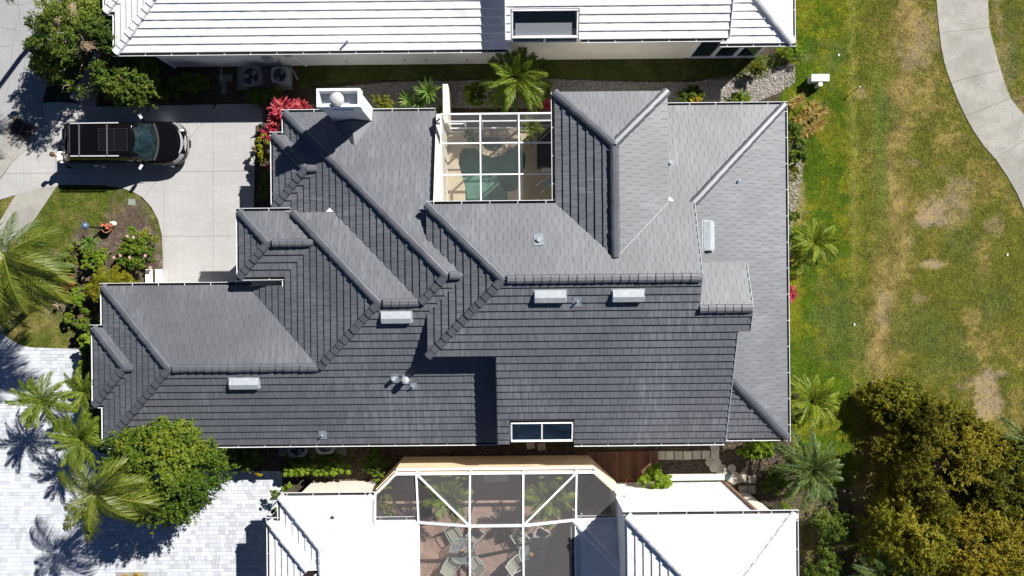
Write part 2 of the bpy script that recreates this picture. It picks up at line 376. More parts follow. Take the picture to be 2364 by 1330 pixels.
# ------------------------------------------------------------------ ground sheets
def sheet(name, poly, z, m, label, kind='structure', thick=None, parent=None, px=True):
    pts = [at2(*p) for p in poly] if px else poly
    mb = MB().prism(pts, z - (thick or .02), z)
    o = mb.build(name, m, parent, None if parent else label, None if parent else kind)
    if not parent: o['category'] = name.replace('_', ' ')
    return o
GROUND = mat('ground_soil', (.085, .066, .045), .97, .1, (.5, .3), (9, .45), (30, .8, .04), col2=((.05, .05, .028), .8, .5, .6))
pool_out = [(1068, 343), (1061, 356), (1059, 378), (1064, 397), (1070, 417), (1074, 430), (1075, 470), (1171, 470), (1171, 443), (1192, 440), (1202, 415), (1212, 383), (1214, 360), (1205, 343), (1190, 341), (1176, 342), (1169, 349), (1154, 356), (1138, 359), (1120, 357), (1107, 350), (1098, 341)]
def filled(name, outer, hole, z, m, parent=None, dy=0):
    bm = bmesh.new(); lp = lambda pts: [bm.verts.new((x, y, z)) for x, y in pts]
    o, h = lp(outer), lp(hole); ed = [bm.edges.new((l[i], l[(i + 1) % len(l)])) for l in (o, h) for i in range(len(l))]
    bmesh.ops.triangle_fill(bm, edges=ed, use_beauty=True)
    for f in bm.faces:
        f.normal_update()
        if f.normal.z < 0: f.normal_flip()
    for v in bm.verts: v.co.y -= dy
    me = bpy.data.meshes.new(name); bm.to_mesh(me); bm.free(); me.materials.append(m); return link(name, me, parent)
tag(filled('ground', [(-300, -300), (300, -300), (300, 300), (-300, 300)], [at2(1050, 335), at2(1050, 480), at2(1225, 480), at2(1225, 335)], 0, GROUND), 'dark mulchy earth lying around and between the houses', 'ground', None, 'structure')

# ------------------------------------------------------------------ the dark roofed house
dark = thing('house', 'long villa under dark grey flat tile roofs between two white roofed houses', 'house', (-3, .6, 0))
pS1 = Plane(0, -6.78, 3, 0, 1); pN1 = Plane(0, .25, 3, 0, -1); pW1 = Plane(-18, 0, 3, 1, 0)
pW1b = Plane(-18.42, 0, 3, 1, 0); pN1b = Plane(0, -1.58, 3, 0, -1); pS1b = Plane(0, -4.98, 3, 0, 1)
pW2 = Plane(-9.75, 0, 3.86, 1, 0); pN2 = Plane(0, 3.31, 4.06, 0, -1)
pW2p = Plane(-11.71, 0, 3.86, 1, 0); pN2p = Plane(0, 3.41, 3.86, 0, -1); pS2p = Plane(0, .577, 3.86, 0, 1)
pW3 = Plane(-9.93, 0, 3, 1, 0); pN3 = Plane(0, 7.82, 3, 0, -1)
pW3b = Plane(-10.45, 0, 3, 1, 0); pN3b = Plane(0, 6.84, 3, 0, -1); pS3b = Plane(0, 3.63, 3, 0, 1)
pW4 = Plane(-3.475, 0, 5.59, 1, 0); pN4 = Plane(0, 3.455, 5.59, 0, -1); pS4 = Plane(0, -2.775, 5.59, 0, 1)
pN5b = Plane(0, .97, 5.584, 0, -1); pE5 = Plane(12.07, 0, 3, -1, 0); pN5 = Plane(0, 7.96, 3, 0, -1); pS5 = Plane(0, -6.7, 3, 0, 1)
pN6 = Plane(0, 8.0, 5.59, 0, -1); pW6 = Plane(1.81, 0, 5.59, 1, 0); pE6 = Plane(6.43, 0, 5.59, -1, 0)
dark_faces = [
 (pN1, [(-18, .25), (-11.66, .25), (-8.145, -3.265), (-14.485, -3.265)]),
 (pW1, [(-18, .25), (-14.485, -3.265), (-18, -6.78), (-18, -4.98), (-16.3, -3.28), (-18, -1.58)]),
 (pN1b, [(-18.42, -1.58), (-18, -1.58), (-16.3, -3.28), (-16.72, -3.28)]), (pS1b, [(-18.42, -4.98), (-16.72, -3.28), (-16.3, -3.28), (-18, -4.98)]),
 (pW1b, [(-18.42, -1.58), (-16.72, -3.28), (-18.42, -4.98)]),
 (pS1, [(-18, -6.78), (-14.485, -3.265), (-8.145, -3.265), (-5.437, -.556), (-3.71, -.556), (-2.63, .52), (-1.93, .52), (-3.475, -1.024), (-3.1, -1.4), (-3.1, -2.4), (-.6, -2.4), (-.6, -6.78)]),
 (pW2, [(-11.61, .2), (-9.75, .2), (-9.75, .577), (-8.333, 1.994), (-9.65, 3.31), (-9.306, 3.31), (-5.437, -.559), (-8.145, -3.264)]),
 (pN2, [(-9.306, 3.31), (-7.574, 3.31), (-3.71, -.556), (-5.437, -.556)]),
 (pW2p, [(-11.71, 3.41), (-10.2935, 1.9935), (-11.71, .577)]), (pN2p, [(-11.71, 3.41), (-9.75, 3.41), (-8.333, 1.993), (-10.2935, 1.9935)]),
 (pS2p, [(-11.71, .577), (-10.2935, 1.9935), (-8.333, 1.994), (-9.75, .577)]),
 (pW3, [(-9.93, 7.82), (-2.63, .52), (-3.71, -.556), (-7.574, 3.31), (-7.6, 3.0), (-9.93, 3.0), (-9.93, 3.63), (-8.325, 5.235), (-9.93, 6.84)]),
 (pN3, [(-9.93, 7.82), (-3.25, 7.82), (-3.25, 1.84), (-1.93, .52), (-2.63, .52)]),
 (pW3b, [(-10.45, 6.84), (-8.845, 5.235), (-10.45, 3.63)]), (pN3b, [(-10.45, 6.84), (-9.93, 6.84), (-8.325, 5.235), (-8.845, 5.235)]),
 (pS3b, [(-10.45, 3.63), (-8.845, 5.235), (-8.325, 5.235), (-9.93, 3.63)]),
 (pW4, [(-3.475, 3.455), (-.36, .34), (-3.475, -2.775), (-3.475, -1.024), (-1.93, .52), (-3.475, 2.065)]),
 (pN4, [(-3.475, 3.455), (1.81, 3.455), (4.12, 1.145), (6.43, 3.455), (7.49, 3.455), (7.49, .34), (-.36, .34)]),
 (pS4, [(-.36, .34), (7.49, .34), (7.49, -.91), (9.6, -.91), (9.6, -1.85), (9.1, -1.85), (9.1, -6.72), (2.6, -6.72), (2.6, -5.63), (-.15, -5.63), (-.15, -6.72), (-.67, -6.72), (-.67, -2.775), (-3.475, -2.775)]),
 (pN5b, [(7.5, .97), (9.6, .97), (9.6, -.91), (7.5, -.91)]),
 (pE5, [(12.07, 7.96), (7.4, 3.29), (7.4, -1.0), (9.0, -1.9), (9.0, -3.63), (12.07, -6.7)]),
 (pS5, [(12.07, -6.7), (9.0, -3.63), (9.0, -6.7)]), (pN5, [(12.07, 7.96), (7.4, 3.29), (6.3, 3.29), (6.3, 7.96)]),
 (pN6, [(1.81, 8), (6.43, 8), (4.12, 5.69)]), (pW6, [(1.81, 8), (4.12, 5.69), (4.12, 1.145), (1.81, 3.455)]), (pE6, [(6.43, 8), (6.43, 3.455), (4.12, 1.145), (4.12, 5.69)]),
]
def L3(pl, *pts): return [(x, y, pl.h(x, y)) for x, y in pts]
def seg(pl, a, b): return (L3(pl, a)[0], L3(pl, b)[0])
dark_hips = [seg(pN1, (-18, .25), (-14.485, -3.265)), seg(pS1, (-18, -6.78), (-14.485, -3.265)), seg(pS1, (-14.3, -3.265), (-8.2, -3.265)),
 seg(pW1b, (-18.42, -1.58), (-16.72, -3.28)), seg(pW1b, (-18.42, -4.98), (-16.72, -3.28)), seg(pN1b, (-16.75, -3.28), (-16.33, -3.28)),
 seg(pS1, (-8.145, -3.265), (-5.437, -.556)), seg(pN2, (-9.306, 3.31), (-5.437, -.556)), seg(pS1, (-5.25, -.556), (-3.8, -.556)),
 seg(pW2p, (-11.71, 3.41), (-10.2935, 1.9935)), seg(pW2p, (-11.71, .577), (-10.2935, 1.9935)), seg(pN2p, (-10.1, 1.9935), (-8.4, 1.9935)),
 seg(pN3, (-9.93, 7.82), (-2.63, .52)), seg(pS1, (-3.71, -.556), (-2.63, .52)), seg(pS1, (-2.5, .52), (-1.95, .52)),
 seg(pW3b, (-10.45, 6.84), (-8.845, 5.235)), seg(pW3b, (-10.45, 3.63), (-8.845, 5.235)), seg(pN3b, (-8.8, 5.235), (-8.38, 5.235)),
 seg(pN4, (-3.475, 3.455), (-.36, .34)), seg(pS4, (-3.475, -2.775), (-.36, .34)), seg(pN4, (-.2, .34), (7.42, .34)), seg(pN5b, (7.46, -.91), (9.55, -.91)),
 seg(pN5, (12.07, 7.96), (7.5, 3.39)), seg(pS5, (12.07, -6.7), (9.12, -3.75)),
 seg(pN6, (1.81, 8), (4.12, 5.69)), seg(pN6, (6.43, 8), (4.12, 5.69)), seg(pW6, (4.12, 5.6), (4.12, 1.2))]
roof(dark, dark_faces, TILE_DARK, CAP_DARK, dark_hips)
# eaves gutters
for p, q, z, n in [((-18.17, .25), (-11.5, .25), 3, (0, 1)), ((-18, .25), (-18, -1.45), 3, (-1, 0)), ((-18.59, -1.58), (-18.0, -1.58), 3, (0, 1)), ((-18.42, -1.58), (-18.42, -4.98), 3, (-1, 0)),
 ((-18.59, -4.98), (-18, -4.98), 3, (0, -1)), ((-18, -5.1), (-18, -6.78), 3, (-1, 0)), ((-18.17, -6.78), (-.6, -6.78), 3, (0, -1)),
 ((-11.88, 3.41), (-9.5, 3.41), 3.86, (0, 1)), ((-11.71, 3.41), (-11.71, .577), 3.86, (-1, 0)), ((-11.88, .577), (-9.75, .577), 3.86, (0, -1)), ((-9.75, .4), (-9.75, .15), 3.86, (-1, 0)),
 ((-9.93, 7.82), (-9.93, 6.9), 3, (-1, 0)), ((-10.1, 7.82), (-3.3, 7.82), 3, (0, 1)), ((-10.62, 6.84), (-9.93, 6.84), 3, (0, 1)), ((-10.45, 6.84), (-10.45, 3.63), 3, (-1, 0)),
 ((-3.475, 3.455), (1.9, 3.455), 5.59, (0, 1)), ((1.81, 8.0), (1.81, 3.6), 5.59, (-1, 0)), ((6.45, 7.96), (12.24, 7.96), 3, (0, 1)), ((12.07, 7.96), (12.07, -6.87), 3, (1, 0)),
 ((9.12, -6.7), (12.07, -6.7), 3, (0, -1)), ((2.62, -6.72), (9.1, -6.72), 3.815, (0, -1))]:
    gutter(dark, p, q, z, n)
# thin white flashing in the valleys
for pl, a, b in [(pN1, (-11.3, -.1), (-8.2, -3.2)), (pN2, (-7.57, 3.3), (-3.8, -.47)), (pN3, (-3.25, 1.85), (-2.0, .6)), (pN4, (1.85, 3.41), (4.1, 1.17)), (pN4, (6.4, 3.42), (4.15, 1.17)), (pN1b, (-17.95, -1.63), (-16.35, -3.23)),
 (pS2p, (-9.7, .62), (-8.4, 1.93))]:
    p, q = seg(pl, a, b); mb = MB(); up_ = pl is pN4 and a[0] > 5; o = Vector((3, -.6, .062 if up_ else .014)); mb.beam(Vector(p) + o, Vector(q) + o, .016 if up_ else .03, .02); mb.build('valley_flashing', FLASH, dark)
for pl, a in [(pN2, (-7.75, 3.33)), (pN4, (6.5, 3.5))]:
    x, y = a; z = pl.h(x, y) + .08; mb = MB().add([(x + 3 - .16, y - .6, z), (x + 3 + .16, y - .6, z), (x + 3, y - .6 + .17, z + .02)], [(0, 1, 2)])
    mb.add([(x + 3 - .16, y - .6, z - .1), (x + 3 + .16, y - .6, z - .1), (x + 3, y - .6 + .17, z - .08)], [(2, 1, 0)]); mb.build('valley_flashing', WHITE, dark)
# rake trims on the raised right edges
for pl, a, b in [(pN4, (7.5, 3.4), (7.5, .4)), (pN5b, (9.62, .95), (9.62, -.88)), (pS4, (9.62, -.95), (9.62, -1.85)), (pS4, (9.12, -1.9), (9.12, -6.7)), (pS4, (-.69, -2.8), (-.69, -6.7)), (pN3, (-3.24, 7.8), (-3.24, 3.5))]:
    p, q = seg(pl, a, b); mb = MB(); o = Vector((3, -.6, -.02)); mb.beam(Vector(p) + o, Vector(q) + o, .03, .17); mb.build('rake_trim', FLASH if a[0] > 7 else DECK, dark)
# walls
W = lambda pts, zt, z0=0, m=STUCCO, th=.2: wall(dark, pts, z0, zt, m, th)
W([(-17.5, -6.3), (-17.5, -.25), (-9.6, -.25)], 2.95, th=-.2); W([(-17.5, -6.3), (-.1, -6.3)], 2.95)
W([(-17.92, -4.5), (-17.92, -2.06)], 2.95, th=-.2)
W([(-11.22, 1.05), (-11.22, 2.92), (-9.4, 2.92)], 3.8, th=-.2); W([(-11.2, 1.05), (-9.3, 1.05)], 3.8); W([(-9.3, .0), (-9.3, 1.0)], 3.9, th=-.2)
W([(-9.4, 2.95), (-9.4, 7.36), (-3.3, 7.36)], 2.9, th=-.2); W([(-9.95, 4.1), (-9.95, 6.4)], 2.95, th=-.2)
W([(-3.13, -2.35), (-3.13, -1.5)], 5.5, 2.9, th=-.2); W([(-3.13, 2.2), (-3.13, 3.05), (2.1, 3.05)], 5.5, th=-.2)
W([(-3.12, -2.36), (-.35, -2.36)], 5.55, 2.9); wall(dark, [(-.35, -2.4), (-.35, -6.3)], 2.0, [5.5, 3.8], STUCCO, .2)
W([(-.3, -6.3), (8.75, -6.3)], 3.7); wall(dark, [(8.75, -6.28), (8.75, -1.9)], 0, [3.75, 5.7], STUCCO, .2)
wall(dark, [(9.25, -1.9), (9.25, -.9), (9.25, .7)], 2, [5.7, 6.2, 5.45], STUCCO, .2); wall(dark, [(7.2, .4), (7.2, 3.0)], 2, [6.7, 5.5], STUCCO, .2)
W([(2.15, 3.1), (2.15, 7.5), (6.1, 7.5), (6.1, 3.6)], 5.5, th=-.2); W([(6.2, 7.4), (11.55, 7.4), (11.55, -6.2), (8.85, -6.2)], 2.95, th=-.2)
# chimney
cx0, cy1 = at2(731, 205, 6.35); cx1, cy0 = at2(832, 247, 6.35)
ch = MB(); X0, X1, Y0, Y1 = cx0 + 3, cx1 + 3, cy0 - .6, cy1 - .6
ch.box(((X0 + X1) / 2, (Y0 + Y1) / 2, 4.1), (X1 - X0 - .14, Y1 - Y0 - .1, 3.5)); chim = ch.build('chimney', STUCCO, dark)
t = MB()
for a in ((X0, Y0, X1, Y0), (X1, Y0, X1, Y1), (X1, Y1, X0, Y1), (X0, Y1, X0, Y0)):
    d = Vector((a[2] - a[0], a[3] - a[1], 0)).normalized(); nn = Vector((-d.y, d.x, 0))
    p = Vector((a[0], a[1], 6.1)) + nn * .05; q = Vector((a[2], a[3], 6.1)) + nn * .05
    t.beam(p + d * .1, q + (d * 0), .1, .6)
t.build('chimney_parapet', WHITE, chim)
qx, qy = at2(777, 229, 6.5); qx += 3; qy -= .6
f = MB().lathe(qx, qy, [(.2, 5.8), (.2, 6.42), (.29, 6.44), (.29, 6.5), (.2, 6.58), (.08, 6.63), (.01, 6.64)], 20); f.build('flue_cap', mat('flue_metal', (.5, .5, .5), .4, .5), chim, smooth=False)
MB().box(((X0 + X1) / 2, (Y0 + Y1) / 2, 5.86), (X1 - X0 - .22, Y1 - Y0 - .22, .03)).build('chimney_crown', mat('chimney_crown', (.34, .38, .43), .7, .3, (3, .15)), chim)  # blue-grey puts the shade inside the parapet into the crown colour
f = MB().box(((X0 + X1) / 2 + .1, Y0 - .004, 5.95), (.9, .1, .05)); f.build('chimney_flashing', WHITE, chim)
# cricket behind the chimney is a small dark saddle
mb = MB(); zc = lambda x, y: pN3.h(x, y) + .06
a, b = (cx1 - .02, cy0 - .02), (cx0 + .1, cy0 - .02); c = ((cx0 + cx1) / 2 + .15, cy0 - 1.15)
mb.add([(a[0] + 3, a[1] - .6, zc(*a)), (b[0] + 3, b[1] - .6, zc(*b)), (c[0] + 3, c[1] - .6, zc(*c)), ((a[0] + b[0]) / 2 + 3, a[1] - .6, zc(*c) + .03)], [(0, 3, 2), (3, 1, 2), (0, 1, 3)])
mb.build('cricket', CAP_DARK, dark)
# vents
for px, py, pl in [(915, 731, pS1), (563, 884, pS1), (1270, 683, pS4), (1450, 681, pS4), (1634, 545, pE5)]: slope_vent(dark, px, py, pl)
pipe_vent(dark, 1244, 553, pN4, .1, .14, .2); pipe_vent(dark, 1333, 697, pS4, .035, .22, .17); pipe_vent(dark, 1548, 375, pN5, .08, .2, .12); pipe_vent(dark, 1706, 417, pE5, .04, .18, .1)
pipe_vent(dark, 743, 1006, pS1, .035, .2, .17); pipe_vent(dark, 910, 874, pS1, .09, .3, .17); pipe_vent(dark, 938, 876, pS1, .115, .42, .19, hood=True); pipe_vent(dark, 954, 892, pS1, .035, .2, .15)
# sloped glazing at the south eave
def glazing(root, x0, x1, ylo, yhi, pl, lift=.06, n=2, glass=GLASS):
    ox, oy, _ = root.location; fr_ = MB(); Z = lambda y: pl.h(0, y) + lift
    pt = lambda x, y, d=0: Vector((x - ox, y - oy, Z(y) + d))
    fr_.beam(pt(x0 - .02, yhi - .04), pt(x1 + .02, yhi - .04), .055, .1); fr_.beam(pt(x0 - .02, ylo + .05), pt(x1 + .02, ylo + .05), .09, .12)
    for i in range(n + 1): x = x0 + (x1 - x0) * i / n; fr_.beam(pt(x, ylo + .12), pt(x, yhi - .1), .065, .11)
    g = fr_.build('skylight', WHITE, root)
    for i in range(n):
        a = x0 + (x1 - x0) * i / n + .03; b = x0 + (x1 - x0) * (i + 1) / n - .03
        V = [pt(a, ylo + .1, .02), pt(b, ylo + .1, .02), pt(b, yhi - .07, .02), pt(a, yhi - .07, .02)]
        MB().add(V + [v - Vector((0, 0, .02)) for v in V], [(0, 1, 2, 3), (7, 6, 5, 4), (0, 4, 5, 1), (2, 6, 7, 3)]).build('pane', glass, g)
    return g
glazing(dark, -.08, 2.52, -6.62, -5.72, pS4, -.03)
ox, oy, _ = dark.location
MB().box((1.22 - ox, -6.35 - oy, 1.8), (2.7, .06, 3.2)).build('wall', STUCCO, dark)
# parapet wall between roof and pool court
mb = MB(); ys = [7.6, 3.4]
V = []
for x in (-3.22, -3.0):
    for y, z in ((7.6, 0), (3.4, 0), (3.4, pN3.h(0, 3.4) + .36), (7.6, pN3.h(0, 7.6) + .36)): V.append((x - ox, y - oy, z))
mb.add(V, [(0, 1, 2, 3), (7, 6, 5, 4), (0, 3, 7, 4), (3, 2, 6, 7), (2, 1, 5, 6), (1, 0, 4, 5)]); mb.build('parapet_wall', STUCCO_W, dark)

# ------------------------------------------------------------------ white house along the top
top = thing('house', 'white tiled house along the top edge with its shaded wall facing the dark roofs', 'house', (-3, 14, 0))
qS = Plane(0, 10.43, 3.3, 0, 1); qW = Plane(-17.2, 0, 3.3, 1, 0); qM = Plane(0, 10.56, 4.2, 0, 1); qS3 = Plane(0, 10.58, 3.3, 0, 1); qE = Plane(12.36, 0, 3.3, -1, 0)
qWb = Plane(-17.62, 0, 3.3, 1, 0); qSb = Plane(0, 12.22, 3.3, 0, 1)
top_faces = [(qS, [(-17.2, 10.43), (-.0, 10.43), (-.0, 15.2), (-12.43, 15.2)]), (qW, [(-17.2, 10.43), (-12.43, 15.2), (-17.2, 20)]),
 (qM, [(-.15, 10.56), (.05, 10.56), (.05, 11.72), (2.95, 11.72), (2.95, 10.56), (9.35, 10.56), (9.35, 16), (-.15, 16)]), (qS3, [(9.2, 10.58), (12.36, 10.58), (9.2, 13.74)]), (qE, [(12.36, 10.58), (12.36, 18), (9.2, 18), (9.2, 13.74)]),
 (qSb, [(-17.62, 12.22), (-17.2, 12.22), (-16.0, 13.42), (-16.42, 13.42)]), (qWb, [(-17.62, 12.22), (-16.42, 13.42), (-17.62, 14.62)])]
top_hips = [seg(qS, (-17.2, 10.43), (-13.5, 14.13)), seg(qS3, (12.36, 10.58), (9.25, 13.69)), seg(qSb, (-17.62, 12.22), (-16.42, 13.42))]
roof(top, top_faces, TILE_WHITE, CAP_WHITE, top_hips, deck_m=CAP_WHITE, lip=.048, gap=.0012)
for p, q, z, n in [((-17.37, 10.43), (-.15, 10.43), 3.3, (0, -1)), ((-17.2, 10.43), (-17.2, 12.1), 3.3, (-1, 0)), ((3.05, 10.56), (9.3, 10.56), 4.2, (0, -1)), ((9.2, 10.58), (12.53, 10.58), 3.3, (0, -1)), ((12.36, 10.58), (12.36, 16), 3.3, (1, 0)), ((-17.79, 12.22), (-17.3, 12.22), 3.3, (0, -1)), ((-17.62, 12.22), (-17.62, 14.6), 3.3, (-1, 0))]: gutter(top, p, q, z, n)
for pl, a, b in [(qM, (-.17, 10.6), (-.17, 15.9)), (qM, (9.37, 10.6), (9.37, 15.9))]:
    p, q = seg(pl, a, b); o = Vector((3, -14, -.04)); MB().beam(Vector(p) + o, Vector(q) + o, .04, .24).build('rake_trim', WHITE, top)
WT = lambda pts, zt, m=STUCCO, z0=0: wall(top, pts, z0, zt, m, .2)
WT([(-16.1, 10.68), (0.1, 10.68)], 3.25); WT([(.1, 10.84), (8.3, 10.84)], 4.15, STUCCO_W); WT([(8.32, 10.86), (8.5, 10.86)], 3.3)
wall(top, [(-16.1, 10.9), (-16.1, 18)], 0, 3.2, STUCCO, -.2); wall(top, [(11.7, 10.9), (11.7, 18)], 0, 3.2, STUCCO, .2)
wall(top, [(-.05, 10.9), (-.05, 15.5)], 2.5, [4.25, 6.2], STUCCO, -.2); wall(top, [(9.2, 10.9), (9.2, 15.5)], 2.5, [4.25, 6.2], STUCCO, .2)
ox, oy, _ = top.location
# sliding windows under the right eave
for i, (a, b) in enumerate([(8.5, 9.5), (9.6, 10.55), (10.65, 11.55)]):
    g = MB().box(((a + b) / 2 - ox, 10.9 - oy, 1.5), (b - a - .06, .04, 2.6)).build('window', GLASS, top)
    f = MB()
    for x in (a, b): f.beam((x - ox, 10.86 - oy, .1), (x - ox, 10.86 - oy, 2.95), .06, .07)
    f.beam((a - ox, 10.862 - oy, .12), (b - ox, 10.862 - oy, .12), .07, .07); f.beam((a - ox, 10.862 - oy, 2.86), (b - ox, 10.862 - oy, 2.86), .07, .07)
    f.build('window_frame', WHITE, g)
MB().box((11.63 - ox, 10.93 - oy, 1.6), (.16, .14, 3.2)).build('wall', STUCCO, top); MB().box((10.0 - ox, 11.08 - oy, 3.08), (3.3, .2, .22)).build('wall', STUCCO, top)
sk = glazing(top, .12, 2.88, 10.62, 11.7, qM, -.02, 1, GLASS_T)
V = [(x + 3, y - 14, qM.h(0, y) - .1) for x, y in ((.25, 10.7), (2.65, 10.7), (2.65, 11.22), (.25, 11.22))]; MB().add(V, [(0, 1, 2, 3)]).build('blind', BLIND, sk)
V = [(x + 3, y - 14, 3.3) for x, y in ((.1, 10.7), (2.9, 10.7), (2.9, 13.2), (.1, 13.2))]; MB().add(V, [(0, 1, 2, 3)]).build('ledge', DECK, sk)
f = MB()
for x in (.1, 1.5, 2.9): f.beam((x - ox, 10.62 - oy, 3.78), (x - ox, 10.62 - oy, 4.2), .07, .07)
f.beam((.1 - ox, 10.615 - oy, 3.76), (2.9 - ox, 10.615 - oy, 3.76), .07, .06); g = f.build('window_frame', WHITE, top)
for a, b in ((.14, 1.46), (1.54, 2.86)): MB().box(((a + b) / 2 - ox, 10.66 - oy, 3.98), (b - a, .03, .4)).build('pane', GLASS, g)
# pipes and boxes on the shaded wall
px0 = at2(345, 126, 3.0)[0]
MB().box((-15.9 - ox, 10.62 - oy, 1.6), (.09, .09, 3.1)).build('downspout', WHITE, top)
MB().box((.02 - ox, 10.62 - oy, 1.7), (.08, .08, 3.2)).build('downspout', WHITE, top)
for x, z, s in ((-11.1, 1.5, .4), (-10.0, 2.1, .3)): MB().box((x - ox, 10.62 - oy, z), (s, .14, s * 1.2)).build('meter_box', FLASH, top)
MB().tube([(-10.6 - ox, 10.6 - oy, 1.4), (-10.6 - ox, 10.5 - oy, .5), (-10.2 - ox, 10.3 - oy, .35), (-10.0 - ox, 9.9 - oy, .5)], .035).build('conduit', FLASH, top)
MB().tube([(-13.6 - ox, 9.95 - oy, .4), (-13.6 - ox, 10.58 - oy, .42), (-11.6 - ox, 10.58 - oy, .42)], .03).build('conduit', FLASH, top)
MB().tube([(-9.9 - ox, 10.6 - oy, 2.2), (-9.6 - ox, 10.6 - oy, .3)], .05).build('conduit', WHITE, top)
pipe_vent(top, 805, 97, qS, .05, .3, .02, WHITE)
for x in (-7.6, -4.9, -2.0, -3.9): MB().box((x - ox, 10.64 - oy, .9), (.07, .1, .07)).build('hose_tap', FLASH, top)

# ------------------------------------------------------------------ white house along the bottom
bot = thing('house', 'white tiled house along the bottom edge wrapped around a screened brick patio', 'house', (-1, -13, 0))
rN = Plane(0, -9.06, 3, 0, -1); rW = Plane(-10.3, 0, 3, 1, 0); rE = Plane(-6.2, 0, 3, -1, 0); rB = Plane(0, -10.16, 3, 0, -1)
rWb = Plane(-10.78, 0, 3, 1, 0); rNb = Plane(0, -10.15, 3, 0, -1); rC = Plane(0, -9.26, 5.9, 0, -1); rCw = Plane(4.57, 0, 5.9, 1, 0); rCe = Plane(11.4, 0, 5.9, -1, 0)
rD = Plane(0, -10.2, 3, 0, -1); rDw = Plane(2.63, 0, 3, 1, 0)
bot_faces = [(rN, [(-10.3, -9.06), (-6.2, -9.06), (-8.25, -11.11)]), (rE, [(-6.2, -9.06), (-6.2, -10.16), (-8.25, -12.21), (-8.25, -11.11)]),
 (rW, [(-10.3, -9.06), (-8.25, -11.11), (-8.25, -12.21), (-4.2, -16.26), (-10.3, -16.26), (-10.3, -13.95), (-8.4, -12.05), (-10.3, -10.15)]),
 (rB, [(-6.2, -10.16), (-4.2, -10.16), (-4.2, -16.26), (-8.25, -12.21)]), (rNb, [(-10.78, -10.15), (-10.3, -10.15), (-8.4, -12.05), (-8.88, -12.05)]), (rWb, [(-10.78, -10.15), (-8.88, -12.05), (-10.78, -13.95)]),
 (rC, [(4.57, -9.26), (11.4, -9.26), (7.985, -12.675)]), (rCw, [(4.57, -9.26), (7.985, -12.675), (7.985, -16), (4.57, -16)]), (rCe, [(11.4, -9.26), (11.4, -16), (7.985, -16), (7.985, -12.675)]),
 (rD, [(2.63, -10.2), (4.5, -10.2), (4.5, -12.07)]), (rDw, [(2.63, -10.2), (4.5, -12.07), (4.5, -16), (2.63, -16)])]
bot_hips = [seg(rN, (-10.3, -9.06), (-8.25, -11.11)), seg(rN, (-6.2, -9.06), (-8.25, -11.11)), seg(rW, (-8.25, -11.15), (-8.25, -12.2)), seg(rNb, (-10.78, -10.15), (-8.88, -12.05)),
 seg(rC, (4.57, -9.26), (7.985, -12.675)), seg(rC, (11.4, -9.26), (7.985, -12.675)), seg(rD, (2.63, -10.2), (4.5, -12.07)), seg(rW, (-8.25, -12.21), (-5, -15.46))]
roof(bot, bot_faces, TILE_WHITE, CAP_WHITE, bot_hips, deck_m=CAP_WHITE, lip=.05, gap=.002)
for p, q, z, n in [((-10.3, -9.06), (-6.1, -9.06), 3, (0, 1)), ((-10.3, -9.2), (-10.3, -10.1), 3, (-1, 0)), ((-10.95, -10.15), (-10.3, -10.15), 3, (0, 1)), ((-10.78, -10.15), (-10.78, -14), 3, (-1, 0)),
 ((-6.2, -10.16), (-4.2, -10.16), 3, (0, 1)), ((4.4, -9.26), (11.57, -9.26), 5.9, (0, 1)), ((11.4, -9.26), (11.4, -15), 5.9, (1, 0)), ((2.63, -10.2), (4.5, -10.2), 3, (0, 1)), ((2.63, -10.2), (2.63, -15), 3, (-1, 0))]: gutter(bot, p, q, z, n)
WB = lambda pts, zt, m=STUCCO_W, z0=0, th=.2: wall(bot, pts, z0, zt, m, th)
WB([(-6.3, -9.1), (-9.75, -9.1)], 2.95); WB([(-9.75, -9.1), (-9.75, -15)], 2.95); WB([(-10.25, -10.6), (-10.25, -14)], 2.95)
WB([(-6.5, -9.3), (-6.5, -10.3)], 2.95, th=-.2); WB([(-4.5, -10.4), (-4.5, -16)], 2.95, th=-.2); WB([(2.9, -10.5), (2.9, -16)], 2.95); WB([(4.5, -10.5), (2.95, -10.5)], 2.95)
WB([(9.9, -9.28), (4.55, -9.28)], 5.8, STUCCO); WB([(4.5, -9.29), (4.5, -16)], 5.78, STUCCO, th=-.2) if False else WB([(4.5, -16), (4.5, -9.29)], 5.78, STUCCO, th=-.2); WB([(4.55, -15.9), (11.1, -15.9)], 5.8); WB([(-9.75, -16.2), (-4.6, -16.2)], 2.95); WB([(11.15, -9.85), (9.95, -9.85)], 5.8); WB([(11.1, -16), (11.1, -9.9)], 5.8)
ox, oy, _ = bot.location
BROWN = mat('brown_downspout', (.3, .19, .13), .6, .3)
MB().box((9.93 - ox, -9.24 - oy, 2.95), (.11, .1, 5.85)).build('downspout', BROWN, bot)
g = MB().box((11.25 - ox, -10.4 - oy, 2.2), (.05, .9, 1.5)).build('window', GLASS, bot)
f = MB().beam((11.27 - ox, -9.95 - oy, 2.95), (11.27 - ox, -10.85 - oy, 2.95), .06, .08); f.beam((11.27 - ox, -9.95 - oy, 1.5), (11.27 - ox, -9.95 - oy, 2.95), .06, .06); f.build('window_frame', WHITE, g)
MB().lathe(*[c for c in (at2(778, 1185, 3.3)[0] - ox, at2(778, 1185, 3.3)[1] - oy)], [(.05, 3.2), (.05, 3.62), (.09, 3.63), (.09, 3.68), (.02, 3.7)], 10).build('vent_pipe', WHITE, bot)
# patio wall and its angled returns
pw = [(4.75, -9.1), (3.54, -7.98), (-5.22, -7.98), (-6.14, -8.88)]
WB(pw, 2.7, PEACH, th=.22)
# low white wall and kerb in the side yard
WB([(9.9, -8.92), (7.35, -8.92)], .5, STUCCO); WB([(5.95, -9.22), (4.9, -9.22)], 3.0, STUCCO, 2.7, th=.1)
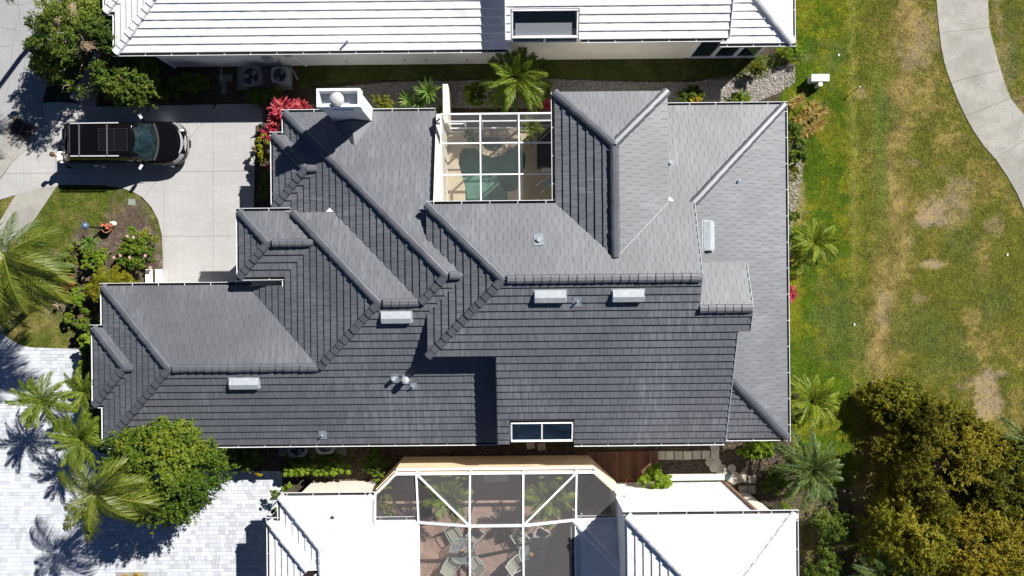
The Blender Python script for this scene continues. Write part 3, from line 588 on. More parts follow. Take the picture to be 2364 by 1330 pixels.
# ------------------------------------------------------------------ streets, drives, paths
sheet('road', [(-400, -500), (-400, 600), (0, 440), (3, 349), (5, 306), (20, 266), (48, 244), (80, 205), (105, 150), (118, 60), (130, -30), (200, -500)], .012, ASPH, 'cracked grey asphalt street in the upper left corner')
crack = mat('crack_filler', (.2, .2, .205), .95, .1)
mb = MB()
for pts in [[(47, 60), (46, 22), (36, -20)], [(110, 15), (85, 2), (50, 10), (10, 9)], [(47, 22), (38, 60), (30, 100), (26, 150), (18, 200), (8, 240), (0, 260)], [(0, 62), (36, 70)], [(36, 70), (60, 120), (52, 170)], [(0, 105), (26, 108)]]:
    P_ = [Vector((*at2(x + rnd.uniform(-2, 2), y + rnd.uniform(-2, 2)), .0145)) for x, y in pts]
    for a, b in zip(P_, P_[1:]):
        mb.beam(a, b, .014, .003)
road = bpy.data.objects['road']; mb.build('crack', crack, road, kind='stuff')

def slabs(root_name, poly, cuts, z, m, label, gap=.012, th=.1, piece='slab', pxl=True, cat=None):
    """poly in photo pixels split along cut lines ((x0,y0),(x1,y1)); every slab is a part"""
    root = thing(root_name, label, cat or root_name.replace('_', ' '), (*at2(*poly[0]), 0)); root['kind'] = 'structure'
    parts = [[at2(*p) for p in poly]]
    for a, b in cuts:
        a, b = at2(*a), at2(*b); nx, ny = -(b[1] - a[1]), b[0] - a[0]; L = math.hypot(nx, ny); nx /= L; ny /= L; c = nx * a[0] + ny * a[1]; out = []
        for q in parts:
            for sgn in (1, -1):
                k = clean(halfclip(q, nx, ny, c + sgn * gap / 2, sgn))
                if len(k) > 2 and abs(area(k)) > .02: out.append(k)
        parts = out
    ox, oy, _ = root.location
    for q in parts: MB().prism([(x - ox, y - oy) for x, y in q], z - th, z + rnd.uniform(-.002, .002)).build(piece, m, root)
    return root
# stamped concrete with an ashlar pattern in fine relief
def stamped():
    m = mat('stamped_concrete', (.42, .415, .4), .85, .25, (.4, .07), (8, .04)); nt = m.node_tree; N = nt.nodes; L = nt.links; b = N['Principled BSDF']
    src = b.inputs['Base Color'].links[0].from_socket; geo = N.new('ShaderNodeNewGeometry')
    def brick(w, h, rot, off):
        mp = N.new('ShaderNodeMapping'); mp.inputs['Rotation'].default_value = (0, 0, rot); mp.inputs['Location'].default_value = (off, off * .37, 0); L.new(geo.outputs['Position'], mp.inputs[0])
        t = N.new('ShaderNodeTexBrick'); L.new(mp.outputs[0], t.inputs[0]); t.inputs['Scale'].default_value = 1; t.inputs['Brick Width'].default_value = w; t.inputs['Row Height'].default_value = h
        t.inputs['Mortar Size'].default_value = .008; t.inputs['Mortar Smooth'].default_value = .3; t.inputs['Color1'].default_value = (1, 1, 1, 1); t.inputs['Color2'].default_value = (.95, .95, .95, 1); t.inputs['Mortar'].default_value = (.84, .835, .82, 1)
        t.offset = .37; t.squash = .6; t.squash_frequency = 3; return t.outputs['Color']
    n = N.new('ShaderNodeTexNoise'); n.inputs['Scale'].default_value = .55; L.new(geo.outputs['Position'], n.inputs['Vector'])
    st = N.new('ShaderNodeMath'); st.operation = 'GREATER_THAN'; st.inputs[1].default_value = .5; L.new(n.outputs['Fac'], st.inputs[0])
    mx = N.new('ShaderNodeMix'); mx.data_type = 'RGBA'; L.new(brick(.52, .3, 0, .1), mx.inputs[6]); L.new(brick(.45, .36, math.pi / 2, 2.3), mx.inputs[7]); L.new(st.outputs[0], mx.inputs[0])
    mu = N.new('ShaderNodeMix'); mu.data_type = 'RGBA'; mu.blend_type = 'MULTIPLY'; mu.inputs[0].default_value = 1; L.new(src, mu.inputs[6]); L.new(mx.outputs[2], mu.inputs[7]); L.new(mu.outputs[2], b.inputs['Base Color'])
    bp = N.new('ShaderNodeBump'); bp.inputs['Distance'].default_value = .006; bp.inputs['Strength'].default_value = .5; L.new(mx.outputs[2], bp.inputs['Height']); L.new(bp.outputs[0], b.inputs['Normal'])
    return m
STAMP = stamped()
drive_poly = [(100, 238), (140, 236), (185, 240), (225, 247), (590, 240), (600, 243), (606, 256), (606, 285), (590, 292), (586, 480), (690, 480), (690, 668), (375, 668), (377, 600), (375, 545), (366, 508), (350, 478), (330, 456), (308, 443), (280, 434), (236, 428), (200, 427), (150, 427), (100, 434), (60, 443), (-10, 465), (-10, 432), (29, 376), (79, 331), (100, 288)]
slabs('driveway', drive_poly, [((379, 200), (379, 397)), ((493, 200), (493, 700)), ((215, 240), (214, 440)), ((379, 397), (640, 394)), ((379, 397), (332, 457)), ((300, 546), (700, 545))], .05, STAMP, 'pale stamped concrete driveway under the black car')
slabs('gutter_pan', [(118, 60), (105, 150), (80, 205), (48, 244), (20, 266), (5, 306), (3, 349), (-20, 390), (-20, 440), (29, 374), (79, 331), (99, 288), (99, 236), (112, 180), (128, 120), (138, 60)], [((0, 345), (40, 380)), ((70, 215), (110, 240))], .035, CONC, 'stained concrete street gutter around the storm drain', piece='slab')
slabs('sidewalk', [(300, -40), (262, 30), (205, 150), (160, 226), (185, 239), (222, 246), (240, 150), (300, 40), (330, -40)], [((170, 180), (260, 200)), ((205, 90), (300, 120)), ((230, 20), (320, 60))], .045, CONC, 'concrete sidewalk half hidden under the trees in the upper left')
slabs('sidewalk', [(134, 428), (100, 434), (60, 443), (38, 449), (0, 512), (-40, 600), (30, 600), (72, 520)], [((-20, 540), (90, 560))], .046, CONC, 'rust stained concrete sidewalk below the driveway on the left', piece='slab')
path_l = [(2160, -60), (2161, 0), (2164, 36), (2168, 72), (2172, 108), (2179, 144), (2186, 168), (2195, 191), (2210, 230), (2228, 269), (2248, 304), (2271, 338), (2298, 368), (2325, 408), (2348, 448), (2362, 480), (2400, 580)]
path_r = [(2520, 560), (2460, 420), (2420, 340), (2394, 300), (2364, 267), (2348, 248), (2332, 227), (2319, 194), (2309, 161), (2302, 138), (2296, 112), (2289, 88), (2283, 65), (2281, 30), (2280, 0), (2280, -60)]
slabs('path', path_l + path_r, [((2150, 79), (2300, 62)), ((2170, 198), (2320, 158)), ((2205, 277), (2350, 220)), ((2285, 376), (2400, 300))], .04, CONC, 'curving concrete golf path of wide slabs on the right')

# paver drive on the lower left
PAVER = mat('grey_paver', (.53, .55, .585), .85, .25, (.25, .08), (22, .06), (60, .3, .005), tint=.16)
pav = thing('driveway', 'pale grey paver driveway in the lower left corner', 'driveway', (*at2(100, 1000), 0)); pav['kind'] = 'structure'
pp = [at2(*q) for q in [(-40, 690), (0, 748), (18, 780), (45, 795), (70, 802), (188, 806), (192, 930), (230, 1045), (520, 1086), (652, 1088), (652, 1400), (-40, 1400)]]
isle = [at2(*q) for q in [(255, 1345), (262, 1330), (280, 1323), (310, 1320), (340, 1323), (362, 1331), (372, 1345)]]
ox, oy, _ = pav.location
MB().prism([(x - ox, y - oy) for x, y in pp], -.02, .016).build('paver_bed', mat('joint_sand', (.3, .295, .28), .95, .1), pav)
pieces = []; y = min(q[1] for q in pp); row = 0; pr = random.Random(3)
while y < max(q[1] for q in pp):
    hgt = pr.choice([.15, .2, .2]); x = min(q[0] for q in pp) - pr.random() * .3
    while x < max(q[0] for q in pp):
        w_ = pr.choice([.15, .2, .3, .3])
        c = clean(halfclip(halfclip(halfclip(halfclip(pp, 1, 0, x + .005, 1), 1, 0, x + w_ - .005, -1), 0, 1, y + .005, 1), 0, 1, y + hgt - .005, -1))
        if len(c) > 2 and abs(area(c)) > .006 and not inside(x + w_ / 2, y + hgt / 2, isle):
            q = pix(x + w_ / 2, y + hgt / 2, 0)
            t = pr.choice([.02, .2, .45, .55, .62, .7, .8, .9, 1.0]); pieces.append((abs(area(c)) * (1 if -5 < q[0] < 2364 and q[1] < 1325 and not (190 < q[0] < 520 and 980 < q[1] < 1210) else .1), c, .045 + pr.uniform(-.003, .003), t))
        x += w_
    y += hgt; row += 1
pieces.sort(key=lambda q: -q[0])
for a, c, z, t in pieces[:300]: MB().prism([(x - ox, y - oy) for x, y in c], .012, z, t=t).build('paver', PAVER, pav)
mb = MB()
for a, c, z, t in pieces[300:]: mb.prism([(x - ox, y - oy) for x, y in c], .012, z, t=t)
mb.build('paver', PAVER, pav, kind='stuff')

# ------------------------------------------------------------------ lawns: coloured soil mesh plus standing blades
LAWN = mat('lawn_base', (1, 1, 1), .97, .08, (12, .15), (50, .15), (30, .5, .02), attr='Col')
BLADE = mat('grass_blade', (1, 1, 1), .8, .15, attr='Col')
def mixc(a, b, t): t = np.clip(t, 0, 1)[..., None]; return a * (1 - t) + b * t
def blob(x, y, px, py, rx, ry=None, seed=1):
    cx_, cy_ = at2(px, py); rx = rx / 48.5; ry = (ry or rx * 48.5) / 48.5
    d = np.sqrt(((x - cx_) / rx) ** 2 + ((y - cy_) / ry) ** 2) + (fbm(x, y, 1.4, seed, 6) - .5) * 2.4
    return np.clip((1.15 - d) / .6, 0, 1) * np.clip(.35 + 1.3 * fbm(x, y, 3.2, seed + 40), 0, 1)
C_ = lambda *a: np.array(a, float)
def lawn_right(x, y):
    x = x + (fbm(x, y, 3, 91, 3) - .5) * .5
    n1, n2, n3 = fbm(x, y, .5, 3), fbm(x, y, 1.3, 9), fbm(x, y, 4, 5)
    u = x - y * .0; px = 1182 + x * 48.5
    green, ygreen, olive, tan, soil = C_(.065, .11, .006), C_(.15, .155, .011), C_(.125, .122, .02), C_(.26, .19, .07), C_(.34, .265, .19)
    c = mixc(np.broadcast_to(green, x.shape + (3,)), ygreen, (n2 - .42) * 4 + (fbm(x, y, 9, 77, 3) - .5) * 2.2 + .25 * np.sin(px * .09))
    dry = np.clip((px - 1960) / 60, 0, 1)
    c = mixc(c, mixc(np.broadcast_to(olive, x.shape + (3,)), tan, (n1 - .48) * 2.6 + (n2 - .5) * 2.2 + (fbm(x, y, 9, 71, 3) - .5) * 2.6 - .22), dry * .8)
    c = mixc(c, np.broadcast_to(tan, x.shape + (3,)), np.exp(-((px - 2105 + .085 * (665 - y * 48.5) - 14 * np.sin(y * .7)) / 34) ** 2) * np.clip(.72 + (n2 - .45) * 2, .25, .95))
    c = mixc(c, np.broadcast_to(C_(.1, .15, .022), x.shape + (3,)), .8 * np.exp(-((px - 2046 + y * 1.5) / 17) ** 2) * np.clip((y - 2) / 3, 0, 1) * np.clip((11 - y) / 2, 0, 1))
    c = mixc(c, np.broadcast_to(C_(.2, .19, .04), x.shape + (3,)), np.exp(-((px - 1972) / 9) ** 2) * .8)
    for q in [(2150, 500, 40, 22), (2145, 608, 30, 10), (2270, 890, 55, 36), (2265, 965, 45, 55), (2110, 375, 14, 10), (1985, 225, 12, 16), (2170, 470, 55, 26), (2200, 470, 40, 60), (2130, 95, 45, 50), (2105, 140, 30, 30), (2040, 735, 26, 60), (2130, 690, 20, 12), (2100, 560, 20, 20), (1840, 420, 22, 52), (1835, 470, 18, 40), (1845, 130, 26, 10), (1950, 1140, 40, 20), (1955, 1180, 90, 60), (2300, 520, 25, 40), (2330, 180, 16, 90), (2308, 60, 14, 70), (2350, 255, 14, 50)]:
        c = mixc(c, mixc(np.broadcast_to(soil, x.shape + (3,)), tan, n3 * 1.2 - .1), blob(x, y, *q, seed=int(q[0]) % 13) * (.95 if q[0] in (2270, 2265, 2150, 2145) else .5))
    for q in [(2130, 760, 60, 60), (2170, 800, 50, 60), (2240, 830, 40, 30), (1920, 680, 60, 90), (1930, 780, 60, 70), (2050, 260, 30, 40), (1900, 260, 30, 30), (1910, 140, 40, 40), (2280, 700, 60, 50), (2220, 560, 40, 40), (2340, 120, 25, 130)]:
        c = mixc(c, np.broadcast_to(C_(.085, .11, .025), x.shape + (3,)), blob(x, y, *q, seed=int(q[1]) % 11) * .6)
    return c * (.62 + .76 * n3)[..., None]
def lawn_front(x, y):
    n1, n2, n3 = fbm(x, y, .8, 13), fbm(x, y, 2.2, 19), fbm(x, y, 5, 15)
    c = mixc(np.broadcast_to(C_(.085, .11, .015), x.shape + (3,)), C_(.19, .16, .05), (n1 - .38) * 3 + (n2 - .5) * 2)
    for q in [(300, 500, 50, 62), (330, 560, 60, 70), (250, 560, 60, 45), (290, 620, 90, 45), (200, 660, 70, 40), (150, 650, 60, 60), (200, 740, 45, 70)]:
        c = mixc(c, mixc(np.broadcast_to(C_(.125, .092, .066), x.shape + (3,)), C_(.23, .19, .15), (n2 - .45) * 3), blob(x, y, *q, seed=int(q[0]) % 7))
    return c * (.62 + .76 * n3)[..., None]
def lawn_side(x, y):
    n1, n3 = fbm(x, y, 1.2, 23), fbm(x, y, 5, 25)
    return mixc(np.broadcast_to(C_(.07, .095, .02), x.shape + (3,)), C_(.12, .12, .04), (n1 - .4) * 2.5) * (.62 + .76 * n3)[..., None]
def lawn(label, poly, fn, z, n, step, seed, bare=.22, hgt=.07, pxl=True):
    P_ = [at2(*q) for q in poly]; rs = np.random.RandomState(seed)
    xs = [p[0] for p in P_]; ys = [p[1] for p in P_]
    gx = np.arange(min(xs), max(xs) + step, step); gy = np.arange(min(ys), max(ys) + step, step); X, Y = np.meshgrid(gx, gy)
    ins = inside(X[:-1, :-1] + step / 2, Y[:-1, :-1] + step / 2, P_); i, j = np.nonzero(ins)
    q = np.stack([np.stack([X[i, j], Y[i, j]], 1), np.stack([X[i, j + 1], Y[i, j + 1]], 1), np.stack([X[i + 1, j + 1], Y[i + 1, j + 1]], 1), np.stack([X[i + 1, j], Y[i + 1, j]], 1)], 1).reshape(-1, 2)
    V = np.concatenate([q, np.full((len(q), 1), z) + ((vnoise(q[:, 0], q[:, 1], 2, 4) - .5) * .006)[:, None]], 1)
    o = link('lawn', np_mesh('lawn', V, 4, LAWN, col=fn(q[:, 0], q[:, 1])), None, label=label, kind='structure'); o['category'] = 'lawn'
    # blades
    x = rs.uniform(min(xs), max(xs), n); y = rs.uniform(min(ys), max(ys), n); k = inside(x, y, P_); x, y = x[k], y[k]
    c = fn(x, y); keep = (rs.rand(len(x)) > np.clip((c[:, 0] - .16) / .14, 0, .75)); x, y, c = x[keep], y[keep], c[keep]
    a = rs.uniform(0, 6.283, len(x)); h = hgt * rs.uniform(.25, .8, len(x)); w = rs.uniform(.012, .03, len(x)); ln = rs.uniform(.7, 1.6, len(x)) * hgt
    dx, dy = np.cos(a), np.sin(a)
    A = np.stack([x - dy * w, y + dx * w, np.full_like(x, z)], 1); B = np.stack([x + dy * w, y - dx * w, np.full_like(x, z)], 1); T = np.stack([x + dx * ln, y + dy * ln, z + h], 1)
    V = np.stack([A, B, T], 1).reshape(-1, 3); cc = np.repeat(c * rs.uniform(.7, 1.45, (len(x), 1)), 3, 0)
    g = link('grass', np_mesh('grass', V, 3, BLADE, col=cc), None, label=label.replace('lawn', 'grass blades', 1), kind='stuff'); g['category'] = 'grass'
lawn('patchy green and straw coloured lawn between the dark house and the golf path', [(1795, -60), (2900, -60), (2900, 1400), (1700, 1400), (1840, 1240), (1795, 1140), (1815, 1020), (1795, 430), (1795, 240), (1838, 150), (1795, 130)], lawn_right, .006, 330000, .12, 2)
lawn('thin front lawn beside the driveway with a bare planting bed', [(-60, 440), (60, 430), (150, 418), (240, 420), (310, 440), (380, 520), (384, 680), (240, 680), (232, 790), (170, 812), (60, 806), (15, 780), (-60, 700)], lawn_front, .007, 60000, .1, 5)
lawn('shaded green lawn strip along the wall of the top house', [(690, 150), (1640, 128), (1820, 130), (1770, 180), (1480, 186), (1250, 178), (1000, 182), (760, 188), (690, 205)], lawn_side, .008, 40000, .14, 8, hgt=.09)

# gravel, mulch: loose stuff
GRAV = mat('gravel_stone', (.36, .33, .3), .9, .2, tint=.6)
def scatter(name, label, poly, n, m, size, seed, flat=.5, z=.012):
    P_ = [at2(*q) for q in poly]; rs = np.random.RandomState(seed); xs = [p[0] for p in P_]; ys = [p[1] for p in P_]
    x = rs.uniform(min(xs), max(xs), n * 2); y = rs.uniform(min(ys), max(ys), n * 2); k = inside(x, y, P_); x, y = x[k][:n], y[k][:n]; n = len(x)
    s = size * rs.uniform(.5, 1.4, n); a = rs.uniform(0, 6.28, n); zz = z + rs.uniform(0, .02, n)
    tilt = rs.uniform(-.6, .6, (n, 4)) * flat
    V = np.zeros((n, 4, 3))
    for i in range(4):
        ang = a + i * math.pi / 2; el = np.where(i % 2 == 0, 1.0, .55)
        V[:, i, 0] = x + np.cos(ang) * s * el; V[:, i, 1] = y + np.sin(ang) * s * el; V[:, i, 2] = zz + tilt[:, i] * s + s * .3
    o = link(name, np_mesh(name, V.reshape(-1, 3), 4, m, tint=rs.rand(n)), None, label=label, kind='stuff'); o['category'] = name
bedg = [(740, 205), (900, 190), (1100, 186), (1250, 182), (1480, 190), (1600, 190), (1760, 160), (1834, 148), (1836, 190), (1800, 214), (1740, 238), (1560, 240), (1260, 250), (1050, 250), (860, 250)]
sheet('gravel_bed', bedg, .008, mat('gravel_bed', (.25, .225, .195), .97, .1, (2, .2), (30, .35), (60, .8, .03)), 'gravel bed running between the top house and the dark house')
scatter('gravel', 'loose pale gravel stones in the strip below the top house', bedg, 12000, GRAV, .035, 4)
scatter('gravel', 'dark gravel stones at the driveway end beside the red plants', [(606, 240), (650, 232), (740, 240), (740, 262), (640, 330), (606, 300)], 1200, GRAV, .03, 6)
scatter('mulch', 'brown mulch chips over the planting bed by the driveway', [(255, 470), (330, 460), (374, 550), (374, 655), (235, 655), (180, 690), (150, 640), (200, 570)], 7000, MULCH, .026, 7)
scatter('mulch', 'mulch chips in the dark strip below the dark house', [(520, 1035), (1360, 1030), (1360, 1052), (930, 1054), (870, 1125), (650, 1110), (640, 1075)], 8000, MULCH, .045, 9)
scatter('mulch', 'mulch chips around the stepping stones in the side yard', [(1515, 1020), (1830, 1010), (1850, 1180), (1780, 1140), (1500, 1110)], 8000, MULCH, .045, 10)
scatter('mulch', 'mulch and leaf litter under the yellow green trees', [(1840, 1130), (1960, 1130), (2000, 1400), (1840, 1400)], 4000, MULCH, .05, 12)
scatter('mulch', 'pale mulch beside the right eave of the dark house', [(1815, 340), (1860, 330), (1850, 420), (1830, 520), (1816, 700)], 1500, GRAV, .035, 14)
scatter('mulch', 'dark mulch under the shrubs right of the top left tree', [(225, 130), (520, 150), (620, 200), (600, 240), (225, 246)], 5000, MULCH, .045, 15)

# wooden deck, stepping stones in the side yard
deckp = MB(); dk = thing('deck', 'red brown wooden deck between the dark house and the patio wall', 'deck', (*at2(1440, 1085), 0)); dk['kind'] = 'structure'
ox, oy, _ = dk.location; WOOD = mat('brown_decking', (.14, .068, .043), .75, .25, (3, .15), (20, .2), tint=.25)
x0, y0 = at2(1330, 1139); x1, y1 = at2(1516, 1041); x = x0
mb0 = MB().box(((x0 + x1) / 2 - ox, (y0 + y1) / 2 - oy, .03), (x1 - x0, y1 - y0, .06)); mb0.build('deck_joist', BLACK, dk)
while x < x1 - .05:
    MB().box((x + .068 - ox, (y0 + y1) / 2 - oy, .1), (.13, y1 - y0 + .02, .05)).build('board', WOOD, dk); x += .145
CONC_D = mat('dark_concrete', (.2, .2, .19), .9, .2, (2, .15), (9, .1))
STEP = mat('stepping_stone', (.5, .45, .36), .9, .2, (3, .12), (20, .15), (50, .4, .01), tint=.15)
def stone(px, py, w, h, label, rot=0, group='stepping stones in the side yard', name='stepping_stone'):
    x, y = at2(px, py); m = MB().box((0, 0, .03), (w, h, .06), rot); solo(m, name, STEP, label, 'stepping stone', group, loc=(x, y, .005))
ords = ['next to the wooden deck', 'second from the wooden deck', 'third from the wooden deck', 'in the middle of the row', 'third from the right end of the row', 'second from the right end of the row', 'at the right end of the row, above the round stones']
for i, px in enumerate([1525, 1545, 1566, 1587, 1608, 1629, 1650]): stone(px, 1051 + (-1 if i > 3 else 0), .38, .4, f'square beige stepping stone {ords[i]}')
for px, py, s in [(1714, 1104, 'upper left'), (1736, 1106, 'upper right'), (1714, 1130, 'lower left'), (1734, 1130, 'lower right')]: stone(px, py, .38, .38, f'{s} one of four square stones near the dark palm', rot=.02)
for px, py, s in [(1225, 1024, 'broken'), (1250, 1027, 'square'), (1650, 1029, 'irregular')]: stone(px, py + 4, .4, .32, f'{s} grey stone close under the dark eave ' + ('left of centre' if px < 1240 else 'below the sloped glass' if px < 1300 else 'above the end of the stone row'), rot=.15, group='stones under the dark eave')
for px, py, r, lb in [(1638, 1067, .2, 'small round stone under the right end of the stone row'), (1655, 1067, .2, 'small round stone touching the right end stone of the row'), (1647, 1080, .2, 'small round stone just left of the largest round stone'), (1665, 1085, .3, 'largest round stone with a speckled top'), (1689, 1081, .2, 'small round stone above the teal board'), (1693, 1103, .32, 'large grey round stone left of the four squares')]:
    x, y = at2(px, py); m = MB().lathe(0, 0, [(r, 0), (r, .05), (r * .93, .065), (.02, .066)], 20); solo(m, 'round_stone', STEP, lb, 'round stone', 'round stones in the side yard', loc=(x, y, .004))
x, y = at2(1678, 1096); mb = MB().box((0, 0, .35), (.42, .06, .62), .9); mb.box((0, .05, .03), (.5, .2, .05), .9); mb.beam((-.2, -.2, .06), (.1, .05, .5), .05, .05)
solo(mb, 'board', mat('teal_board', (.16, .22, .22), .6, .4), 'teal board leaning over the round stones', 'board', loc=(x, y, 0))
# white slabs next to the driveway
for px, lb in ((346.5, 'white concrete block step left of its twin by the garage eave'), (369, 'white concrete block step touching the driveway edge')):
    x, y = at2(px, 645); solo(MB().box((0, 0, .1), (.27, .95, .22)), 'concrete_step', STUCCO, lb, 'step', 'white steps at the garage corner', loc=(x, y, 0))
for px, py, w, h, lb in [(522, 181, .62, .32, 'short grey concrete pad left of the fan units'), (517, 203, .22, .6, 'narrow upright grey pad under the short one')]:
    x, y = at2(px, py); solo(MB().box((0, 0, .03), (w, h, .06), .01), 'concrete_pad', CONC_D, lb, 'pad', loc=(x, y, 0))
for px, py, w, h, lb in [(612, 180, 2.6, 1.15, 'concrete pad carrying the two fan units of the top house'), (722, 1030, 3.2, .9, 'concrete pad under the fan units beside the dark house')]:
    x, y = at2(px, py); solo(MB().box((0, 0, .05), (w, h, .1)), 'equipment_pad', CONC_D, lb, 'pad', loc=(x, y, 0))
# ------------------------------------------------------------------ pool court inside the dark house
TANDECK = mat('pool_deck', (.5, .425, .31), .9, .2, (.8, .1), (9, .1), (40, .3, .006))
dk2 = thing('pool_deck', 'tan pool deck inside the screened court', 'pool deck', (0, 5.4, 0)); dk2['kind'] = 'structure'
filled('deck_slab', [at2(*q) for q in ((1005, 500), (1300, 500), (1300, 296), (1005, 296))], [at2(*q) for q in pool_out], .06, TANDECK, dk2, 5.4)
pool = thing('swimming_pool', 'dark green swimming pool under the screen roof', 'pool', (*at2(1138, 400), 0)); pool['kind'] = 'structure'; ox, oy, _ = pool.location
BASIN = mat('pool_plaster', (.38, .58, .5), .8, .2, (1.2, .2)); STONEC = mat('coping_stone', (.36, .29, .21), .85, .2, (4, .3), (18, .3), (20, .6, .03), tint=.3)
pl_ = [(x - ox, y - oy) for x, y in (at2(*p) for p in pool_out)]; mb = MB(); n = len(pl_)
mb.add([(x, y, .055) for x, y in pl_] + [(x, y, -1.2) for x, y in pl_], [(i, i + n, (i + 1) % n + n, (i + 1) % n) for i in range(n)] + [tuple(range(n, 2 * n))]); mb.build('basin', BASIN, pool)
for k, (q, z) in enumerate([([(1066, 405), (1110, 400), (1150, 415), (1168, 440), (1168, 468), (1078, 468), (1076, 430)], -.6), ([(1074, 425), (1105, 425), (1128, 445), (1128, 468), (1078, 468)], -.42)]):
    MB().prism([(x - ox, y - oy) for x, y in (at2(*p) for p in q)], -1.19, z).build('pool_step', mat('sunlit_step_plaster', (.78, .88, .8), .8, .2, (2, .2)), pool)  # paler than the basin: bright caustic patch put into the plaster colour
wm = mat('pool_water', (.008, .045, .035), .03, .5, alpha=None); nt = wm.node_tree; b = nt.nodes['Principled BSDF']
nz = nt.nodes.new('ShaderNodeTexNoise'); nz.inputs['Scale'].default_value = 4.5; nz.inputs['Detail'].default_value = 3; bp = nt.nodes.new('ShaderNodeBump'); bp.inputs['Distance'].default_value = .06; bp.inputs['Strength'].default_value = .6
nt.links.new(nz.outputs[0], bp.inputs['Height']); nt.links.new(bp.outputs[0], b.inputs['Normal'])
tr = nt.nodes.new('ShaderNodeBsdfTransparent'); tr.inputs[0].default_value = (.5, .66, .61, 1); mx = nt.nodes.new('ShaderNodeMixShader'); mx.inputs[0].default_value = .32
nt.links.new(tr.outputs[0], mx.inputs[1]); nt.links.new(b.outputs[0], mx.inputs[2]); nt.links.new(mx.outputs[0], nt.nodes['Material Output'].inputs[0])
gx = MB(); gx.add([(x, y, -.05) for x, y in pl_], [tuple(range(n))]); gx.build('water', wm, pool)
sx, sy = at2(1137, 327); sx -= ox; sy -= oy
mb = MB(); mb.lathe(sx, sy, [(.05, .1), (.5, .1)], 24); MB().lathe(sx, sy, [(.54, .05), (.54, .2)], 24).build('spa_water', wm, pool)
for k in range(13):      # stones around the spa
    a0 = math.radians(-200 + k * 17); a1 = a0 + math.radians(15); mb = MB(); r0, r1 = .5, .78 + rnd.uniform(-.04, .05)
    mb.prism([(sx + r0 * math.cos(a0), sy + r0 * math.sin(a0)), (sx + r1 * math.cos(a0), sy + r1 * math.sin(a0)), (sx + r1 * math.cos(a1), sy + r1 * math.sin(a1)), (sx + r0 * math.cos(a1), sy + r0 * math.sin(a1))], .0, .3 + rnd.uniform(-.03, .04)); mb.build('stone', STONEC, pool)
def rock(parent, x, y, z, s, m, name='rock'):
    bm = bmesh.new(); bmesh.ops.create_icosphere(bm, subdivisions=2, radius=1)
    for v in bm.verts:
        k = 1 + .5 * (vnoise(v.co.x, v.co.y, 1.7, 3 + s * 40) + vnoise(v.co.y, v.co.z, 1.7, 5) - 1); v.co = Vector((v.co.x * s * k * 1.2 + x, v.co.y * s * k + y, v.co.z * s * .8 * k + z))
    me = bpy.data.meshes.new(name); bm.to_mesh(me); bm.free(); me.materials.append(m); return link(name, me, parent)
for px, py, s in [(1170, 330, .2), (1182, 338, .22), (1190, 322, .2), (1176, 312, .25), (1163, 322, .16), (1095, 330, .18), (1188, 305, .2)]:
    x, y = at2(px, py); rock(pool, x - ox, y - oy, .2, s, STONEC)
for k in range(9):      # low stacked waterfall wall
    x, y = at2(1114 + k * 7, 312, 0); MB().box((x - ox, y - oy, .3), (.14, .3 + rnd.uniform(-.04, .04), .62 + rnd.uniform(-.05, .05))).build('stone', STONEC, pool)
# court screen roof
cage = thing('screen_enclosure', 'white framed flat screen roof over the pool court', 'screen enclosure', (-.6, 5.5, 0)); ox, oy, _ = cage.location
def beam(root, p, q, w=.07, h=.1, m=WHITE):
    o = root.location; MB().beam(Vector(p) - o, Vector(q) - o, w, h).build('beam', m, root)
def panel(root, pts, m=SCREEN):
    o = root.location; V = [Vector(p) - o for p in pts]; MB().add(V, [tuple(range(len(V)))]).build('screen_panel', m, root)
xs = [-2.97, -1.29, .36, 1.95]; ysb = [7.45, 6.2, 4.86, 3.2]; zc = 4.1
for y in ysb[:3]: beam(cage, (xs[0], y, zc + (.004 if y < 7 else 0)), (xs[-1], y, zc + (.004 if y < 7 else 0)), .07 if y > 7 else .055, .1)
for x in xs: beam(cage, (x, 7.4, zc - .002), (x, 3.2, zc - .002), .058, .11)
for i in range(3):
    for j in range(3): panel(cage, [(xs[i] + .04, ysb[j + 1] + .04, zc + .03), (xs[i + 1] - .04, ysb[j + 1] + .04, zc + .03), (xs[i + 1] - .04, ysb[j] - .04, zc + .03), (xs[i] + .04, ysb[j] - .04, zc + .03)])
for x in xs: beam(cage, (x, 7.45, .05), (x, 7.45, zc - .06), .07, .07)
for z in (.12, 1.0, 2.6): beam(cage, (xs[0] + .04, 7.44, z), (xs[-1] - .04, 7.44, z), .06, .06)
beam(cage, (-2.05, 7.435, .12), (-2.05, 7.435, 2.57), .07, .07); beam(cage, (-2.85, 7.433, 2.1), (-2.1, 7.433, 2.1), .06, .06)
for i in range(3): panel(cage, [(xs[i] + .04, 7.46, .12), (xs[i + 1] - .04, 7.46, .12), (xs[i + 1] - .04, 7.46, zc - .07), (xs[i] + .04, 7.46, zc - .07)])
# garden wall running up from the court
x, y = at2(1023, 235, 2.4); solo(MB().box((0, 0, 1.2), (.22, 1.75, 2.4)), 'garden_wall', STUCCO_W, 'short cream garden wall standing above the pool court corner', 'wall', loc=(-2.9, 8.28, 0))
